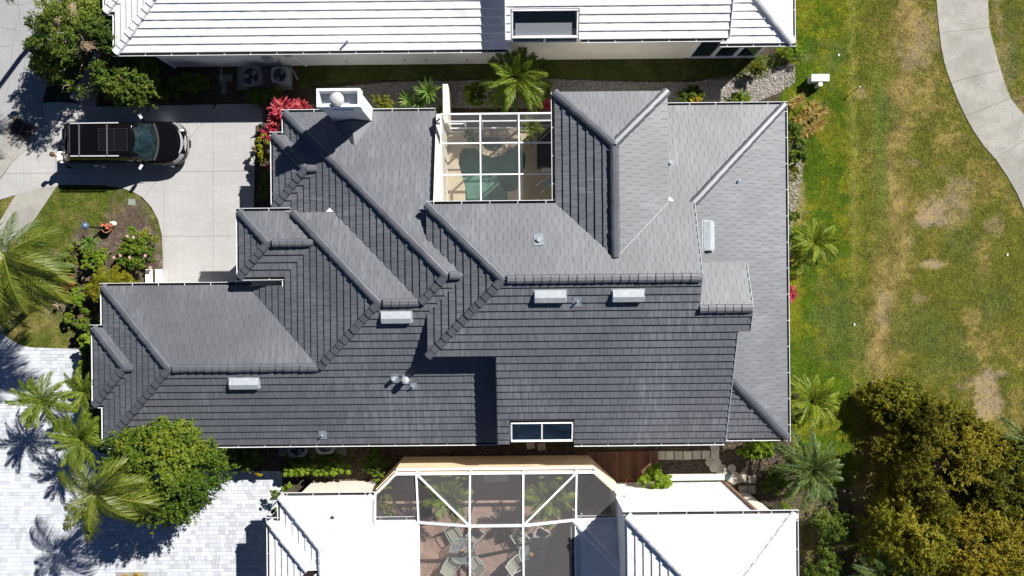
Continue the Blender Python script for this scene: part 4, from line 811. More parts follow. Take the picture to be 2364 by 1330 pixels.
# things in the shaded side of the court
x, y = at2(1262, 345); mb = MB().box((0, 0, .6), (.75, 1.9, 1.0)); mb.box((0, 0, 1.13), (.8, 1.95, .08)); solo(mb, 'grill_cover', BLACK, 'black covered grill island in the shade of the pool court', 'grill', loc=(x - .1, y, .06))
x, y = at2(1262, 390); t = thing('side_table', 'small white side table below the black covered grill', 'table', (x, y, .06)); MB().box((0, 0, .42), (.45, .4, .04)).build('table_top', WHITE, t)
for a in (-.18, .18):
    for b_ in (-.16, .16): MB().box((a, b_, .2), (.03, .03, .4)).build('leg', WHITE, t)
x, y = at2(1262, 425); t = thing('folding_chair', 'folded white chair frame near the lower right pool court corner', 'chair', (x, y, .06), .6)
MB().tube([(-.5, -.2, .1), (-.3, -.2, .35), (.5, -.2, .5)], .02).build('frame', WHITE, t); MB().tube([(-.5, .2, .1), (-.3, .2, .35), (.5, .2, .5)], .02).build('frame', WHITE, t); MB().box((.1, 0, .42), (.7, .34, .02)).build('seat', FLASH, t)

# ------------------------------------------------------------------ patio of the bottom house
def brickmat():
    m = mat('herringbone_brick', (.36, .255, .215), .9, .2, (1, .12), (12, .1)); nt = m.node_tree; N = nt.nodes; L = nt.links; b = N['Principled BSDF']; src = b.inputs['Base Color'].links[0].from_socket
    geo = N.new('ShaderNodeNewGeometry'); mp = N.new('ShaderNodeMapping'); mp.inputs['Rotation'].default_value = (0, 0, .78); L.new(geo.outputs['Position'], mp.inputs[0])
    t = N.new('ShaderNodeTexBrick'); L.new(mp.outputs[0], t.inputs[0]); t.inputs['Scale'].default_value = 1; t.inputs['Brick Width'].default_value = .22; t.inputs['Row Height'].default_value = .11; t.inputs['Mortar Size'].default_value = .006
    t.inputs['Color1'].default_value = (1.1, 1.05, 1, 1); t.inputs['Color2'].default_value = (.8, .76, .74, 1); t.inputs['Mortar'].default_value = (.62, .6, .58, 1)
    mu = N.new('ShaderNodeMix'); mu.data_type = 'RGBA'; mu.blend_type = 'MULTIPLY'; mu.inputs[0].default_value = 1; L.new(src, mu.inputs[6]); L.new(t.outputs[0], mu.inputs[7]); L.new(mu.outputs[2], b.inputs['Base Color']); return m
sheet('patio', [(-6.2, -9), (-5.3, -8.1), (3.5, -8.1), (4.8, -9.2), (4.8, -16), (-6.4, -16)], .03, brickmat(), 'red brick patio under the large screen roof', px=False)
pc = thing('screen_enclosure', 'large white screen roof with diagonal bars over the brick patio', 'screen enclosure', (-.7, -11, 0))
zl, zh = 3.1, 3.9
e = at2(962, 1088, zl); N_ = [(-4.28, -8.12), (-1.92, -8.12), (.42, -8.12), (2.76, -8.12)]; nl, nr = (-5.2, -8.12), (3.6, -8.12); dl, dr = (-6.1, -9.0), (4.55, -9.0)
mid = [(-4.2, -10.25, zl), (-1.92, -10.2, zh), (.38, -10.2, zh), (2.7, -10.2, zl)]
P3 = lambda q, z: (q[0], q[1], z)
beam(pc, P3(nl, zl), P3(nr, zl), .1, .12); beam(pc, (nl[0], nl[1] + .12, 2.74), (nr[0], nr[1] + .12, 2.74), .1, .08); beam(pc, P3(nl, zl + .003), P3(dl, zl + .003), .1, .12); beam(pc, P3(nr, zl + .003), P3(dr, zl + .003), .1, .12)
for q in (nl, nr, dl, dr, *N_): beam(pc, (q[0], q[1] + .02, 2.7), (q[0], q[1] + .02, zl - .04), .07, .07)
beam(pc, P3(dl, zl - .003), (-6.12, -10.22, zl - .003), .1, .12); beam(pc, P3(dr, zl - .003), (4.5, -10.12, zl - .003), .09, .12)
beam(pc, (-6.12, -10.24, zl + .004), mid[0], .1, .12); beam(pc, mid[3], (4.5, -10.15, zl + .006), .09, .12)
for i in range(4): beam(pc, P3(N_[i], zl + .006), (mid[i][0], mid[i][1], mid[i][2] + .006), .08, .12); beam(pc, (mid[i][0], mid[i][1], mid[i][2] - .004), (mid[i][0], -16, mid[i][2] - .004), .085, .12)
for i in range(3): beam(pc, (mid[i][0], mid[i][1], mid[i][2] + .01), (mid[i + 1][0], mid[i + 1][1], mid[i + 1][2] + .01), .1, .14)
beam(pc, P3(N_[0], zl + .012), (mid[1][0], mid[1][1], zh + .014), .075, .1); beam(pc, P3(N_[3], zl + .012), (mid[2][0], mid[2][1], zh + .014), .075, .1)
S = lambda *p: panel(pc, p, SCREEN_D)
S(P3(nl, zl - .02), P3(N_[0], zl - .02), mid[0], (-6.12, -10.22, zl - .02), P3(dl, zl - .02)); S(P3(N_[3], zl - .02), P3(nr, zl - .02), P3(dr, zl - .02), (4.5, -10.15, zl - .02), mid[3])
S(P3(N_[0], zl), mid[1], mid[0]); S(P3(N_[0], zl), P3(N_[1], zl), mid[1]); S(P3(N_[1], zl), P3(N_[2], zl), mid[2], mid[1]); S(P3(N_[2], zl), P3(N_[3], zl), mid[2]); S(P3(N_[3], zl), mid[3], mid[2])
for i in range(3): S(mid[i], mid[i + 1], (mid[i + 1][0], -16, mid[i + 1][2]), (mid[i][0], -16, mid[i][2]))
# patio furniture
CHF = mat('pale_green_tube', (.42, .49, .45), .45, .4); SLING = mat('beige_sling', (.3, .3, .245), .8, .2, (20, .1)); SLINGW = mat('white_tube', (.75, .75, .72), .45, .4)
def patio_chair(label, x, y, rot, frame):
    t = thing('patio_chair', label, 'chair', (x, y, .03), rot, 'chairs around the glass patio tables')
    # the chair faces +x: the back is on the -x side
    s = MB(); s.beam((-.25, 0, .41), (.27, 0, .44), .5, .03); s.build('seat', SLING, t)
    s = MB(); V = [(-.25, -.25, .44), (-.25, .25, .44), (-.5, .25, .92), (-.5, -.25, .92)]; s.add(V + [(a - .03, b, c) for a, b, c in V], [(0, 1, 2, 3), (7, 6, 5, 4), (3, 2, 6, 7), (0, 4, 5, 1), (1, 5, 6, 2), (0, 3, 7, 4)]); s.build('backrest', SLING, t)
    for sgn in (-1, 1):
        MB().tube([(-.52, sgn * .27, .95), (-.27, sgn * .27, .44), (.28, sgn * .27, .45)], .018, 6).build('side_frame', frame, t)
        MB().tube([(-.38, sgn * .3, .66), (-.1, sgn * .33, .66), (.2, sgn * .33, .65), (.3, sgn * .3, .5), (.28, sgn * .29, .0)], .022, 6).build('armrest', frame, t)
        MB().tube([(-.22, sgn * .28, .43), (-.3, sgn * .29, .0)], .018, 6).build('leg', frame, t)
    MB().tube([(-.52, -.27, .95), (-.52, .27, .95)], .018, 6).build('top_rail', frame, t)
GLASSTOP = mat('glass_table_top', (.35, .42, .42), .08, .7, alpha=.3)
def patio_table(label, px, py, frame):
    x, y = at2(px, py, .72); t = thing('patio_table', label, 'table', (x, y, .03), 0, 'glass patio tables')
    MB().lathe(0, 0, [(.005, .69), (.59, .69), (.59, .7), (.005, .7)], 32).build('glass_top', GLASSTOP, t); MB().ring((0, 0, .7), .6, .018, 32).build('rim', frame, t)
    for k in range(4):
        a = k * math.pi / 2 + .1; c_, s_ = math.cos(a), math.sin(a); MB().tube([(c_ * .55, s_ * .55, .66), (c_ * .2, s_ * .2, .4), (c_ * .45, s_ * .45, 0)], .018, 6).build('leg', frame, t)
    x, y, _ = t.location; q = thing('flower_pot', 'orange flowers in a white pot on the ' + ('pale green' if 'green' in label else 'white') + ' rimmed table', 'flower pot', (x, y, .735)); MB().lathe(0, 0, [(.06, 0), (.09, .12), (.07, .12)], 12).build('pot', STUCCO, q)
    return x, y, q
tx, ty, fp1 = patio_table('round glass patio table with pale green rim, left of two', 1068, 1272, CHF)
for a, s in ((118, 'upper left'), (50, 'upper right'), (232, 'lower left'), (310, 'lower right')):
    r = math.radians(a); patio_chair(f'beige sling patio chair at the {s} side of the pale green table', tx + .82 * math.cos(r), ty + .82 * math.sin(r), r + math.pi, CHF)
tx, ty, fp2 = patio_table('round glass patio table with white rim, right of two', 1228, 1278, SLINGW)
for a, s in ((128, 'upper left'), (215, 'lower left'), (60, 'upper right')):
    r = math.radians(a); patio_chair(f'white framed patio chair at the {s} side of the white rimmed table', tx + .8 * math.cos(r), ty + .8 * math.sin(r), r + math.pi, SLINGW)
x, y = at2(1280, 1232, .5); solo(MB().box((0, 0, .3), (.16, .7, .04), -.75).box((0, 0, .14), (.1, .1, .28), -.75), 'bench', mat('pale_wood', (.45, .33, .22), .8, .2), 'narrow wooden bench right of the white rimmed table', 'bench', loc=(x, y, .03))
x, y = at2(1145, 1102, .4); solo(MB().box((0, 0, .2), (1.1, .34, .4)).box((0, 0, .43), (1.15, .38, .06)), 'planter_box', STUCCO, 'low pale planter box at the shaded patio wall', 'planter', loc=(x, y, .03))
x, y = at2(1335, 1190, .6); t = thing('lounge_chair', 'curved rattan lounge chair behind the right diagonal bar', 'chair', (x, y, .03), -1.2)
MB().tube([(-.45, 0, .75), (-.35, 0, .5), (0, 0, .35), (.4, 0, .42)], [.16, .22, .25, .18], 8).build('seat', mat('rattan', (.42, .33, .2), .8, .2), t); MB().box((0, 0, .12), (.5, .3, .24)).build('base', BROWN, t)

# orange hoop table on the deck
x, y = at2(1453, 1112, .5); t = thing('hoop_stand', 'thin orange hoop stand on the wooden deck', 'plant stand', (x, y, .12)); OR = mat('orange_paint', (.5, .12, .04), .6, .3)
MB().ring((0, 0, .45), .17, .014, 20).build('hoop', OR, t)
for k in range(3): a = k * 2.1; MB().tube([(.17 * math.cos(a), .17 * math.sin(a), .45), (.22 * math.cos(a), .22 * math.sin(a), 0)], .01, 5).build('leg', OR, t)

# ------------------------------------------------------------------ air conditioners
def ac(px, py, s, label, m, blades=3, z=.85, rot=0):
    x, y = at2(px, py, z); t = thing('air_conditioner', label, 'air conditioner', (x, y, .1), rot, 'fan units beside the houses'); h = z - .1
    mb = MB(); r = s * .42; n = 24
    out = []
    for k in range(n): a = 2 * math.pi * k / n; c_, s_ = math.cos(a), math.sin(a); f = s / 2 / max(abs(c_), abs(s_)); f = min(f, s * .62); out.append((c_ * f, s_ * f))
    V = [(a, b, h) for a, b in out] + [(r * math.cos(2 * math.pi * k / n), r * math.sin(2 * math.pi * k / n), h) for k in range(n)] + [(a, b, 0) for a, b in out] + [(r * math.cos(2 * math.pi * k / n), r * math.sin(2 * math.pi * k / n), h - .3) for k in range(n)]
    fs = []
    for k in range(n):
        j = (k + 1) % n; fs += [(k, j, n + j, n + k), (2 * n + k, 2 * n + j, j, k), (n + k, n + j, 3 * n + j, 3 * n + k)]
    fs.append(tuple(3 * n + k for k in range(n))); mb.add(V, fs); mb.build('casing', m, t)
    fan = MB(); fan.cyl(0, 0, h - .16, h - .06, .07, n=12); fo = fan.build('fan_hub', BLACK, t)
    for k in range(blades):
        a = k * 2 * math.pi / blades + .9; d = Vector((math.cos(a), math.sin(a), 0)); e = Vector((-d.y, d.x, 0)); c = Vector((0, 0, h - .11))
        Vb = [c + d * .06 - e * .04, c + d * r * .92 - e * .13 + Vector((0, 0, -.03)), c + d * r * .92 + e * .11 + Vector((0, 0, .04)), c + d * .06 + e * .05]
        MB().add(Vb + [v - Vector((0, 0, .008)) for v in Vb], [(0, 1, 2, 3), (7, 6, 5, 4)]).build('blade', FLASH, fo)
    g = MB()
    for k in range(1, 6): g.ring((0, 0, h + .004), r * k / 5.5, .004, 20)
    for k in range(8): a = k * math.pi / 8; g.beam((-r * math.cos(a), -r * math.sin(a), h + .012), (r * math.cos(a), r * math.sin(a), h + .012), .006, .006)
    g.build('fan_guard', BLACK, t)
ACG = mat('grey_casing', (.17, .18, .2), .6, .4); ACW = mat('light_casing', (.3, .31, .32), .6, .4)
ac(578, 176, .9, 'larger grey fan unit, left one below the top house wall', ACG, 3, .95); ac(645, 173, .76, 'smaller light fan unit, right one below the top house wall', ACW, 2, .8)
ac(686, 1034, .86, 'fan unit with a white sticker half under the dark eave', ACG, 3, .9); ac(750, 1027, .86, 'light fan unit mostly hidden under the dark eave', ACW, 3, .9)

# ------------------------------------------------------------------ street furniture
x, y = at2(52, 298); t = thing('storm_drain', 'rusty iron storm drain grate in the street gutter', 'storm drain', (x, y, .036), math.radians(-27)); RUST = mat('rusty_iron', (.27, .16, .12), .85, .3, (9, .4), (40, .3))
MB().box((0, 0, .002), (1.02, .74, .006)).build('pit', mat('drain_pit_shade', (.008, .007, .007), 1, 0), t); f = MB()  # thin black plate, the shade of the pit put into its colour
for a, b in (((-.52, -.36), (.52, -.36)), ((-.52, .36), (.52, .36)), ((-.5, -.36), (-.5, .36)), ((.5, -.36), (.5, .36)), ((0, -.36), (0, .36))): f.beam((*a, .022), (*b, .0221), .06, .04)
f.build('frame', RUST, t)
for k in range(11):
    for s in (-1, 1): MB().beam((s * .03, -.31 + k * .062, .02), (s * .47, -.31 + k * .062, .02), .022, .03).build('bar', RUST, t)
x, y = at2(305, 467); t = thing('utility_cover', 'small green grey utility cover in the bare bed', 'utility cover', (x, y, .01), -.1); MB().box((0, 0, .02), (.34, .3, .05)).build('lid', mat('cover_green', (.22, .26, .22), .8, .2), t)
for k in range(5): MB().box((-.12 + k * .06, 0, .048), (.018, .22, .008)).build('slot', mat('cover_slot', (.3, .34, .29), .8, .2), t)
x, y = at2(240, 528); t = thing('lamp_post', 'black garden lamp post with a blue grey round lantern', 'lamp post', (x, y, 0)); top_ = Vector((*at2(199, 523, 1.75), 1.75)) - t.location
top_.x *= .15; top_.y *= .15
MB().lathe(0, 0, [(.09, 0), (.09, .06), (.045, .1), (.038, 1.5), (.06, 1.52), (.06, 1.56), (.03, 1.58)], 12).build('post', BLACK, t)
lg = MB().lathe(0, 0, [(.07, 1.57), (.15, 1.66), (.17, 1.78), (.13, 1.88), (.05, 1.93), (.01, 1.95)], 16).build('lantern', mat('blue_grey_lantern', (.09, .13, .2), .3, .6), t)
MB().box((.13, 0, 1.2), (.26, .025, .025)).build('crossbar', BLACK, t)
x, y = at2(250, 528, .2); pot = thing('plant_pot', 'terracotta pot with an orange succulent at the lamp post', 'plant pot', (x, y, 0)); MB().lathe(0, 0, [(.13, 0), (.2, .36), (.22, .36), (.22, .42), (.17, .42), (.16, .34), (.01, .34)], 18).build('pot', mat('terracotta', (.42, .17, .08), .8, .2, (8, .2)), pot)
x, y = at2(262, 517); rock(None, 0, 0, .05, .13, STUCCO_W); o = [q for q in COL.objects if q.name.startswith('rock') and q.parent is None][-1]; o.location = (x, y, .02); tag(o, 'white rock beside the terracotta pot', 'rock')
x, y = at2(1883, 188); t = thing('utility_pedestal', 'pale green utility pedestal on the lawn by the top house corner', 'utility box', (x, y, 0)); UG = mat('pale_green_box', (.6, .66, .6), .5, .4, (5, .08))
MB().box((0, .02, .3), (.8, .3, .58)).build('cabinet', UG, t); MB().box((0, .02, .61), (.84, .34, .05)).build('lid', UG, t); MB().lathe(.02, -.27, [(.09, 0), (.09, .5), (.11, .5), (.11, .58), (.02, .6)], 14).build('stub_pipe', STUCCO_W, t)
x, y = at2(1972, 208); t = thing('marker_stake', 'thin white capped stake casting a long shadow on the lawn', 'stake', (x, y, 0)); MB().cyl(0, 0, 0, .62, .018, n=8).build('stake', BLACK, t); MB().cyl(0, 0, .6, .68, .03, n=8).build('cap', WHITE, t)
for px, py, lb in ((1935, 128, 'scrap of white paper lying on the upper lawn'), (1971, 749, 'tiny white scrap on the worn line of the lawn'), (2324, 588, 'white speck of litter on the lawn below the golf path'), (1948, 1133, 'small white scrap near the big yellow green tree')):
    x, y = at2(px, py); solo(MB().add([(-.04, -.06, .06), (.03, -.05, .08), (.04, .05, .07), (-.02, .06, .09)], [(0, 1, 2, 3)]), 'paper_scrap', WHITE, lb, 'litter', loc=(x, y, .01))

# ------------------------------------------------------------------ the black car
PAINT = mat('black_paint', (.004, .0035, .004), .1, .3, coat=.25); SILVER = mat('silver_trim', (.55, .56, .58), .3, .7); CHROME = mat('chrome', (.75, .76, .78), .16, .5, metal=1); TYRE = mat('tyre_rubber', (.02, .02, .02), .9, .1); TRIM = mat('black_trim', (.012, .012, .013), .5, .3)
CARGLASS = mat('car_glass', (.008, .008, .008), .05, .8); WSG = mat('windscreen_glass', (.01, .022, .025), .13, 1.0, (3, .8), (9, .5)); SIDEG = mat('side_glass', (.03, .024, .012), .06, .8, (3, .4)); LAMP = mat('headlamp_glass', (.2, .21, .22), .12, .8); BPAINT = mat('bronze_black_paint', (.012, .009, .006), .15, .5, coat=.5)  # hedge reflection put into side glass colour, glints into the windscreen mottling
cc = at2(296, 320, 1.0); car = thing('parked_car', 'large black car with silver roof rails parked on the pale concrete driveway', 'car', (-17.93, 6.9, .05))
def outline(xr, xf, hw, rf, rr, n=7):
    pts = []
    for cx_, cy_, r, a0 in ((xf - rf, hw - rf * .8, (rf, rf * .8), 0), (xr + rr, hw - rr, (rr, rr), 90), (xr + rr, -hw + rr, (rr, rr), 180), (xf - rf, -hw + rf * .8, (rf, rf * .8), 270)):
        for k in range(n): a = math.radians((a0 + 90 * k / (n - 1)) if a0 != 0 else (0 + 90 * k / (n - 1))); pts.append((cx_ + r[0] * math.cos(a), cy_ + r[1] * math.sin(a)))
    return pts
def loft(levels, bow=.0):
    mb = MB(); n = None; V = []
    for z, xr, xf, hw, rf, rr in levels:
        o = outline(xr, xf, hw, rf, rr); n = len(o)
        for x, y in o: V.append((x - (bow * (y / hw) ** 2 if x > 0 else -.05 * (y / hw) ** 2), y, z - .045 * max(0, (x - 1.0)) * (z > .98)))
    fs = [(i * n + k, i * n + (k + 1) % n, (i + 1) * n + (k + 1) % n, (i + 1) * n + k) for i in range(len(levels) - 1) for k in range(n)]
    fs += [tuple(range(n - 1, -1, -1)), tuple((len(levels) - 1) * n + k for k in range(n))]; mb.add(V, fs); return mb
loft([(.3, -2.66, 2.6, .88, .6, .25), (.42, -2.78, 2.78, .97, .62, .28), (.62, -2.82, 2.81, 1.0, .66, .3), (.9, -2.81, 2.76, 1.0, .68, .28), (1.02, -2.78, 2.66, .98, .66, .26), (1.1, -2.74, 2.54, .93, .6, .24), (1.13, -2.7, 2.42, .86, .55, .22)], .1).build('body', PAINT, car, smooth=True)
cab = [(1.1, -2.76, 1.52, .93, .32, .24), (1.28, -2.66, 1.36, .91, .3, .22), (1.62, -2.36, 1.02, .83, .26, .2), (1.8, -2.2, .84, .77, .22, .2), (1.87, -2.12, .74, .7, .2, .18), (1.9, -2.04, .62, .6, .18, .16)]
loft(cab, .1).build('cabin', PAINT, car, smooth=True)
# curved windscreen
mb = MB(); V = []; nu, nv = 10, 6
for j in range(nv + 1):
    t_ = j / nv; z = 1.13 + t_ * (1.8 - 1.13); xf = 1.53 + (.87 - 1.53) * t_; hw = .86 + (.68 - .86) * t_
    for i in range(nu + 1): s_ = -1 + 2 * i / nu; V.append((xf - .19 * s_ * s_ + .02, s_ * hw, z + .02 + .045 * math.sin(math.pi * t_) * 1.0 - .03 * s_ * s_))
mb.add(V, [(j * (nu + 1) + i, j * (nu + 1) + i + 1, (j + 1) * (nu + 1) + i + 1, (j + 1) * (nu + 1) + i) for j in range(nv) for i in range(nu)]); mb.build('windscreen', WSG, car, smooth=True)
ws = mb
for sgn in (-1, 1):
    for a, b in ((-2.4, -1.45), (-1.38, -.4), (-.33, .95)):
        V = [(a, sgn * .925, 1.17), (b, sgn * .925, 1.17), (min(b, .8) - .02, sgn * .815, 1.66), (a + (.22 if a < -2 else .03), sgn * .815, 1.66)]; MB().add(V if sgn < 0 else V[::-1], [(0, 1, 2, 3)]).build('side_window', SIDEG, car)
    MB().beam((-2.0, sgn * .74, 1.92), (.18, sgn * .75, 1.915), .045, .05).build('roof_rail', SILVER, car)
    MB().beam((-2.7, sgn * 1.003, 1.03), (1.3, sgn * 1.0, 1.04), .018, .03).build('belt_moulding', CHROME, car)
    m = MB(); m.beam((1.0, sgn * .95, 1.12), (.98, sgn * 1.08, 1.15), .1, .05); m.beam((.95, sgn * 1.06, 1.16), (.83, sgn * 1.27, 1.18), .12, .2); m.build('door_mirror', PAINT, car); MB().beam((.965, sgn * 1.06, 1.272), (.845, sgn * 1.27, 1.292), .13, .02).build('mirror_cap', SILVER, car)
    for x in (-1.4, 1.83):
        w_ = MB(); w_.tube([(x, sgn * .74, .4), (x, sgn * .985, .4)], .4, 20); wo = w_.build('wheel', TYRE, car); r_ = MB(); r_.tube([(x, sgn * .96, .4), (x, sgn * 1.0, .4)], .15, 14)
        for k in range(6): a = k * math.pi / 3; r_.beam((x, sgn * .995, .4), (x + .3 * math.cos(a), sgn * 1.0, .4 + .3 * math.sin(a)), .06, .03)
        r_.tube([(x, sgn * .97, .4), (x, sgn * 1.001, .4)], [.3, .3], 20); r_.build('rim', CHROME, wo)
    for x in (-1.05, .05): MB().beam((x, sgn * 1.012, .93), (x + .2, sgn * 1.012, .93), .03, .03).build('door_handle', CHROME, car)
    h = MB(); V = []
    for k in range(7):
        t_ = k / 6; a = math.radians(12 + 56 * t_); V += [(2.05 + .56 * math.cos(a), sgn * (.42 + .5 * math.sin(a)), 1.03 - .02 * (1 - t_)), (2.05 + .74 * math.cos(a), sgn * (.42 + .575 * math.sin(a)), .9)]
    h.add(V, [(2 * k, 2 * k + 1, 2 * k + 3, 2 * k + 2) if sgn > 0 else (2 * k, 2 * k + 2, 2 * k + 3, 2 * k + 1) for k in range(6)]); h.build('headlight', LAMP, car)
    MB().box((-2.77, sgn * .84, .8), (.06, .16, .36)).build('tail_light', mat('tail_lamp', (.25, .01, .01), .2, .5), car)
for x in (-1.58, -.32): MB().beam((x, -.74, 1.955), (x, .74, 1.955), .045, .03).build('crossbar', mat('dark_alloy', (.11, .11, .115), .5, .4), car)
g = MB()
for y in [k * .085 for k in range(-6, 7)]: g.beam((2.66 - .1 * (y / .5) ** 2, y, .99), (2.8 - .1 * (y / .5) ** 2, y, .78), .05, .02)
g.build('grille', mat('bright_grille', (.4, .41, .43), .25, .8), car); g = MB()
for z, o in ((.99, 0), (.88, .07), (.77, .14)):
    P_ = [Vector((2.66 + o - .1 * (y / .5) ** 2, y, z)) for y in [k * .1 - .5 for k in range(11)]]
    for a, b in zip(P_, P_[1:]): g.beam(a, b, .03, .03)
g.build('grille_bar', mat('bright_bar', (.55, .56, .58), .25, .8), car)
P_ = [Vector((2.8 - .36 * (y / .9) ** 4 - .07 * (y / .9) ** 2, y, .52)) for y in [k * .15 - .9 for k in range(13)]]; m = MB(); m.tube(P_, .07, 8); m.build('front_bumper', mat('bumper_strip', (.2, .18, .17), .25, .5), car, smooth=True)
MB().box((2.89, 0, .5), (.03, .36, .14)).build('number_plate', TRIM, car)
for a, b in ((-.68, -.05), (.01, .54)):
    MB().box(((a + b) / 2, 0, 1.905), (b - a, .9, .01)).build('sunroof_panel', CARGLASS, car)
f = MB()
for p, q in (((-.72, -.49), (.57, -.49)), ((-.72, .49), (.57, .49)), ((-.72, -.49), (-.72, .49)), ((.57, -.49), (.57, .49)), ((-.02, -.49), (-.02, .49))): f.beam((*p, 1.904), (*q, 1.905), .02, .012)
f.build('sunroof_seal', mat('rubber_seal', (.03, .03, .032), .7, .2), car)
MB().box((-2.04, 0, 1.9), (.02, 1.2, .012)).build('tailgate_seam', mat('seam_grey', (.1, .1, .11), .5, .3), car)
for y0, y1 in ((-.1, .62), (-.72, .02)): MB().beam((1.58 - .17 * (y0 / .86) ** 2, y0, 1.185), (1.42 - .1 * y1 * y1, y1, 1.28), .025, .02).build('wiper', TRIM, car)
P_ = [Vector((1.65 - .2 * (y / .86) ** 2, y, 1.135)) for y in [k * .17 - .85 for k in range(11)]]; m = MB()
for a, b in zip(P_, P_[1:]): m.beam(a, b, .1, .03)
m.build('cowl_grille', mat('cowl_grey', (.05, .052, .055), .6, .3), car)
m = MB(); V = [(-2.745, -.62, 1.2), (-2.745, .62, 1.2), (-2.37, .58, 1.66), (-2.37, -.58, 1.66)]; m.add([(a - .012, b, c) for a, b, c in V], [(3, 2, 1, 0)]); m.build('rear_window', CARGLASS, car)

# ------------------------------------------------------------------ the person at the tailgate
feet = at(166, 383, .05); person = thing('person', 'person with brown hair in white top and black trousers behind the black car', 'person', feet)
hipc = at(146, 368, .95) - feet; hd = at(123, 357, 1.6) - feet
HX = Vector((hipc.x, hipc.y, .92)); NK = Vector((HX.x * .75 + hd.x * .25, HX.y * .4 + hd.y * .6, 1.42)); HD = Vector((hd.x * .8, hd.y, 1.6))
fw = Vector((1, -.15, 0)).normalized(); sd = Vector((-fw.y, fw.x, 0))
def skinned(name, joints, edges, radii, mats, matfn, parent, root=0, sub=2):
    me = bpy.data.meshes.new(name); me.from_pydata([tuple(j) for j in joints], edges, []); o = bpy.data.objects.new(name, me); COL.objects.link(o)
    md = o.modifiers.new('skin', 'SKIN'); sv = me.skin_vertices[0].data
    for i, r in enumerate(radii): sv[i].radius = (r if hasattr(r, '__len__') else (r, r)); sv[i].use_root = (i == root)
    s_ = o.modifiers.new('sub', 'SUBSURF'); s_.levels = sub; s_.render_levels = sub
    dg = bpy.context.evaluated_depsgraph_get(); nm = bpy.data.meshes.new_from_object(o.evaluated_get(dg)); bpy.data.objects.remove(o)
    nm.materials.clear()
    for k in mats: nm.materials.append(k)
    for p in nm.polygons: p.material_index = matfn(p.center); p.use_smooth = True
    return link(name, nm, parent)
J = [HX, HX + Vector((0, 0, .22)), NK - Vector((0, 0, .12)), NK, HD + Vector((0, 0, -.06)), HD + Vector((0, 0, .07))]; E = [(0, 1), (1, 2), (2, 3), (3, 4), (4, 5)]; Rr = [(.14, .12), (.13, .11), (.15, .11), .055, .085, .085]
for s in (-1, 1):
    k = len(J); hp = HX + sd * (.1 * s) - Vector((0, 0, .06)); ft = fw * (.12 * s) + sd * (.1 * s)
    kn = (hp + ft) / 2 + Vector((.04, 0, 0)); kn.z = .48
    J += [hp, kn, ft + Vector((-.02, 0, .09)), ft + fw * .16 + Vector((0, 0, .04))]; E += [(0, k), (k, k + 1), (k + 1, k + 2), (k + 2, k + 3)]; Rr += [.09, .062, .045, .04]
    k = len(J); sh = NK - Vector((0, 0, .1)) + sd * (.18 * s); el = sh + sd * (.06 * s) + fw * .06 + Vector((0, 0, -.27)); wr = el + fw * .22 + Vector((0, 0, .06)) - sd * (.03 * s)
    J += [sh, el, wr, wr + fw * .08]; E += [(2, k), (k, k + 1), (k + 1, k + 2), (k + 2, k + 3)]; Rr += [.06, .045, .032, .034]
SKIN = mat('skin', (.5, .3, .2), .6, .3); SHIRT = mat('white_shirt', (.78, .78, .76), .9, .1); TROUS = mat('black_trousers', (.012, .012, .014), .9, .1); HAIR = mat('brown_hair', (.1, .05, .028), .6, .3, (30, .3))
zs, zn = HX.z + .02, NK.z + .02
body = skinned('body', J, E, Rr, [SKIN, SHIRT, TROUS, BLACK], lambda c: 3 if c.z < .09 else 2 if c.z < zs and (c - HX).xy.length < .45 and not (c.z > .8 and abs((c - HX).dot(sd)) > .2) else 1 if c.z < zn and not ((c - NK).dot(fw) > .24 and c.z < 1.35) else 0, person)
for s in (-1, 1):        # five fingers on each hand
    wr = J[21 if s > 0 else 13]
    hm = MB()
    for k, (l, o) in enumerate(((.07, -.03), (.08, -.01), (.075, .01), (.055, .03))): hm.tube([wr + sd * o, wr + sd * o + fw * (l * .6) + Vector((0, 0, -.01)), wr + sd * o + fw * l + Vector((0, 0, -.035))], [.009, .008, .006], 6)
    hm.tube([wr - fw * .03 - sd * (.03 * s), wr + fw * .01 - sd * (.06 * s), wr + fw * .04 - sd * (.06 * s)], [.011, .01, .007], 6); hm.build('hand', SKIN, person)
hm = MB(); hv = []
bm = bmesh.new(); bmesh.ops.create_uvsphere(bm, u_segments=16, v_segments=10, radius=.118)
for v in list(bm.verts):
    if v.co.dot(fw) > .05 and v.co.z < .03: v.co *= .8
    if v.co.dot(fw) < -.02 and v.co.z < 0: v.co.z *= 1.8
    v.co += HD + Vector((-.015, 0, .03))
me = bpy.data.meshes.new('hair'); bm.to_mesh(me); bm.free(); me.materials.append(HAIR); link('hair', me, person)
fc = MB()
for s in (-1, 1): fc.box(HD + fw * .1 + sd * (.032 * s) + Vector((0, 0, .01)), (.012, .02, .01))
fc.build('eye', BLACK, person); fc = MB(); fc.beam(HD + fw * .095 + Vector((0, 0, .0)), HD + fw * .118 + Vector((0, 0, -.03)), .022, .02); fc.build('nose', SKIN, person)
MB().box(HD + fw * .09 + Vector((0, 0, -.06)), (.012, .045, .008)).build('mouth', mat('lips', (.35, .1, .08), .6, .3), person)
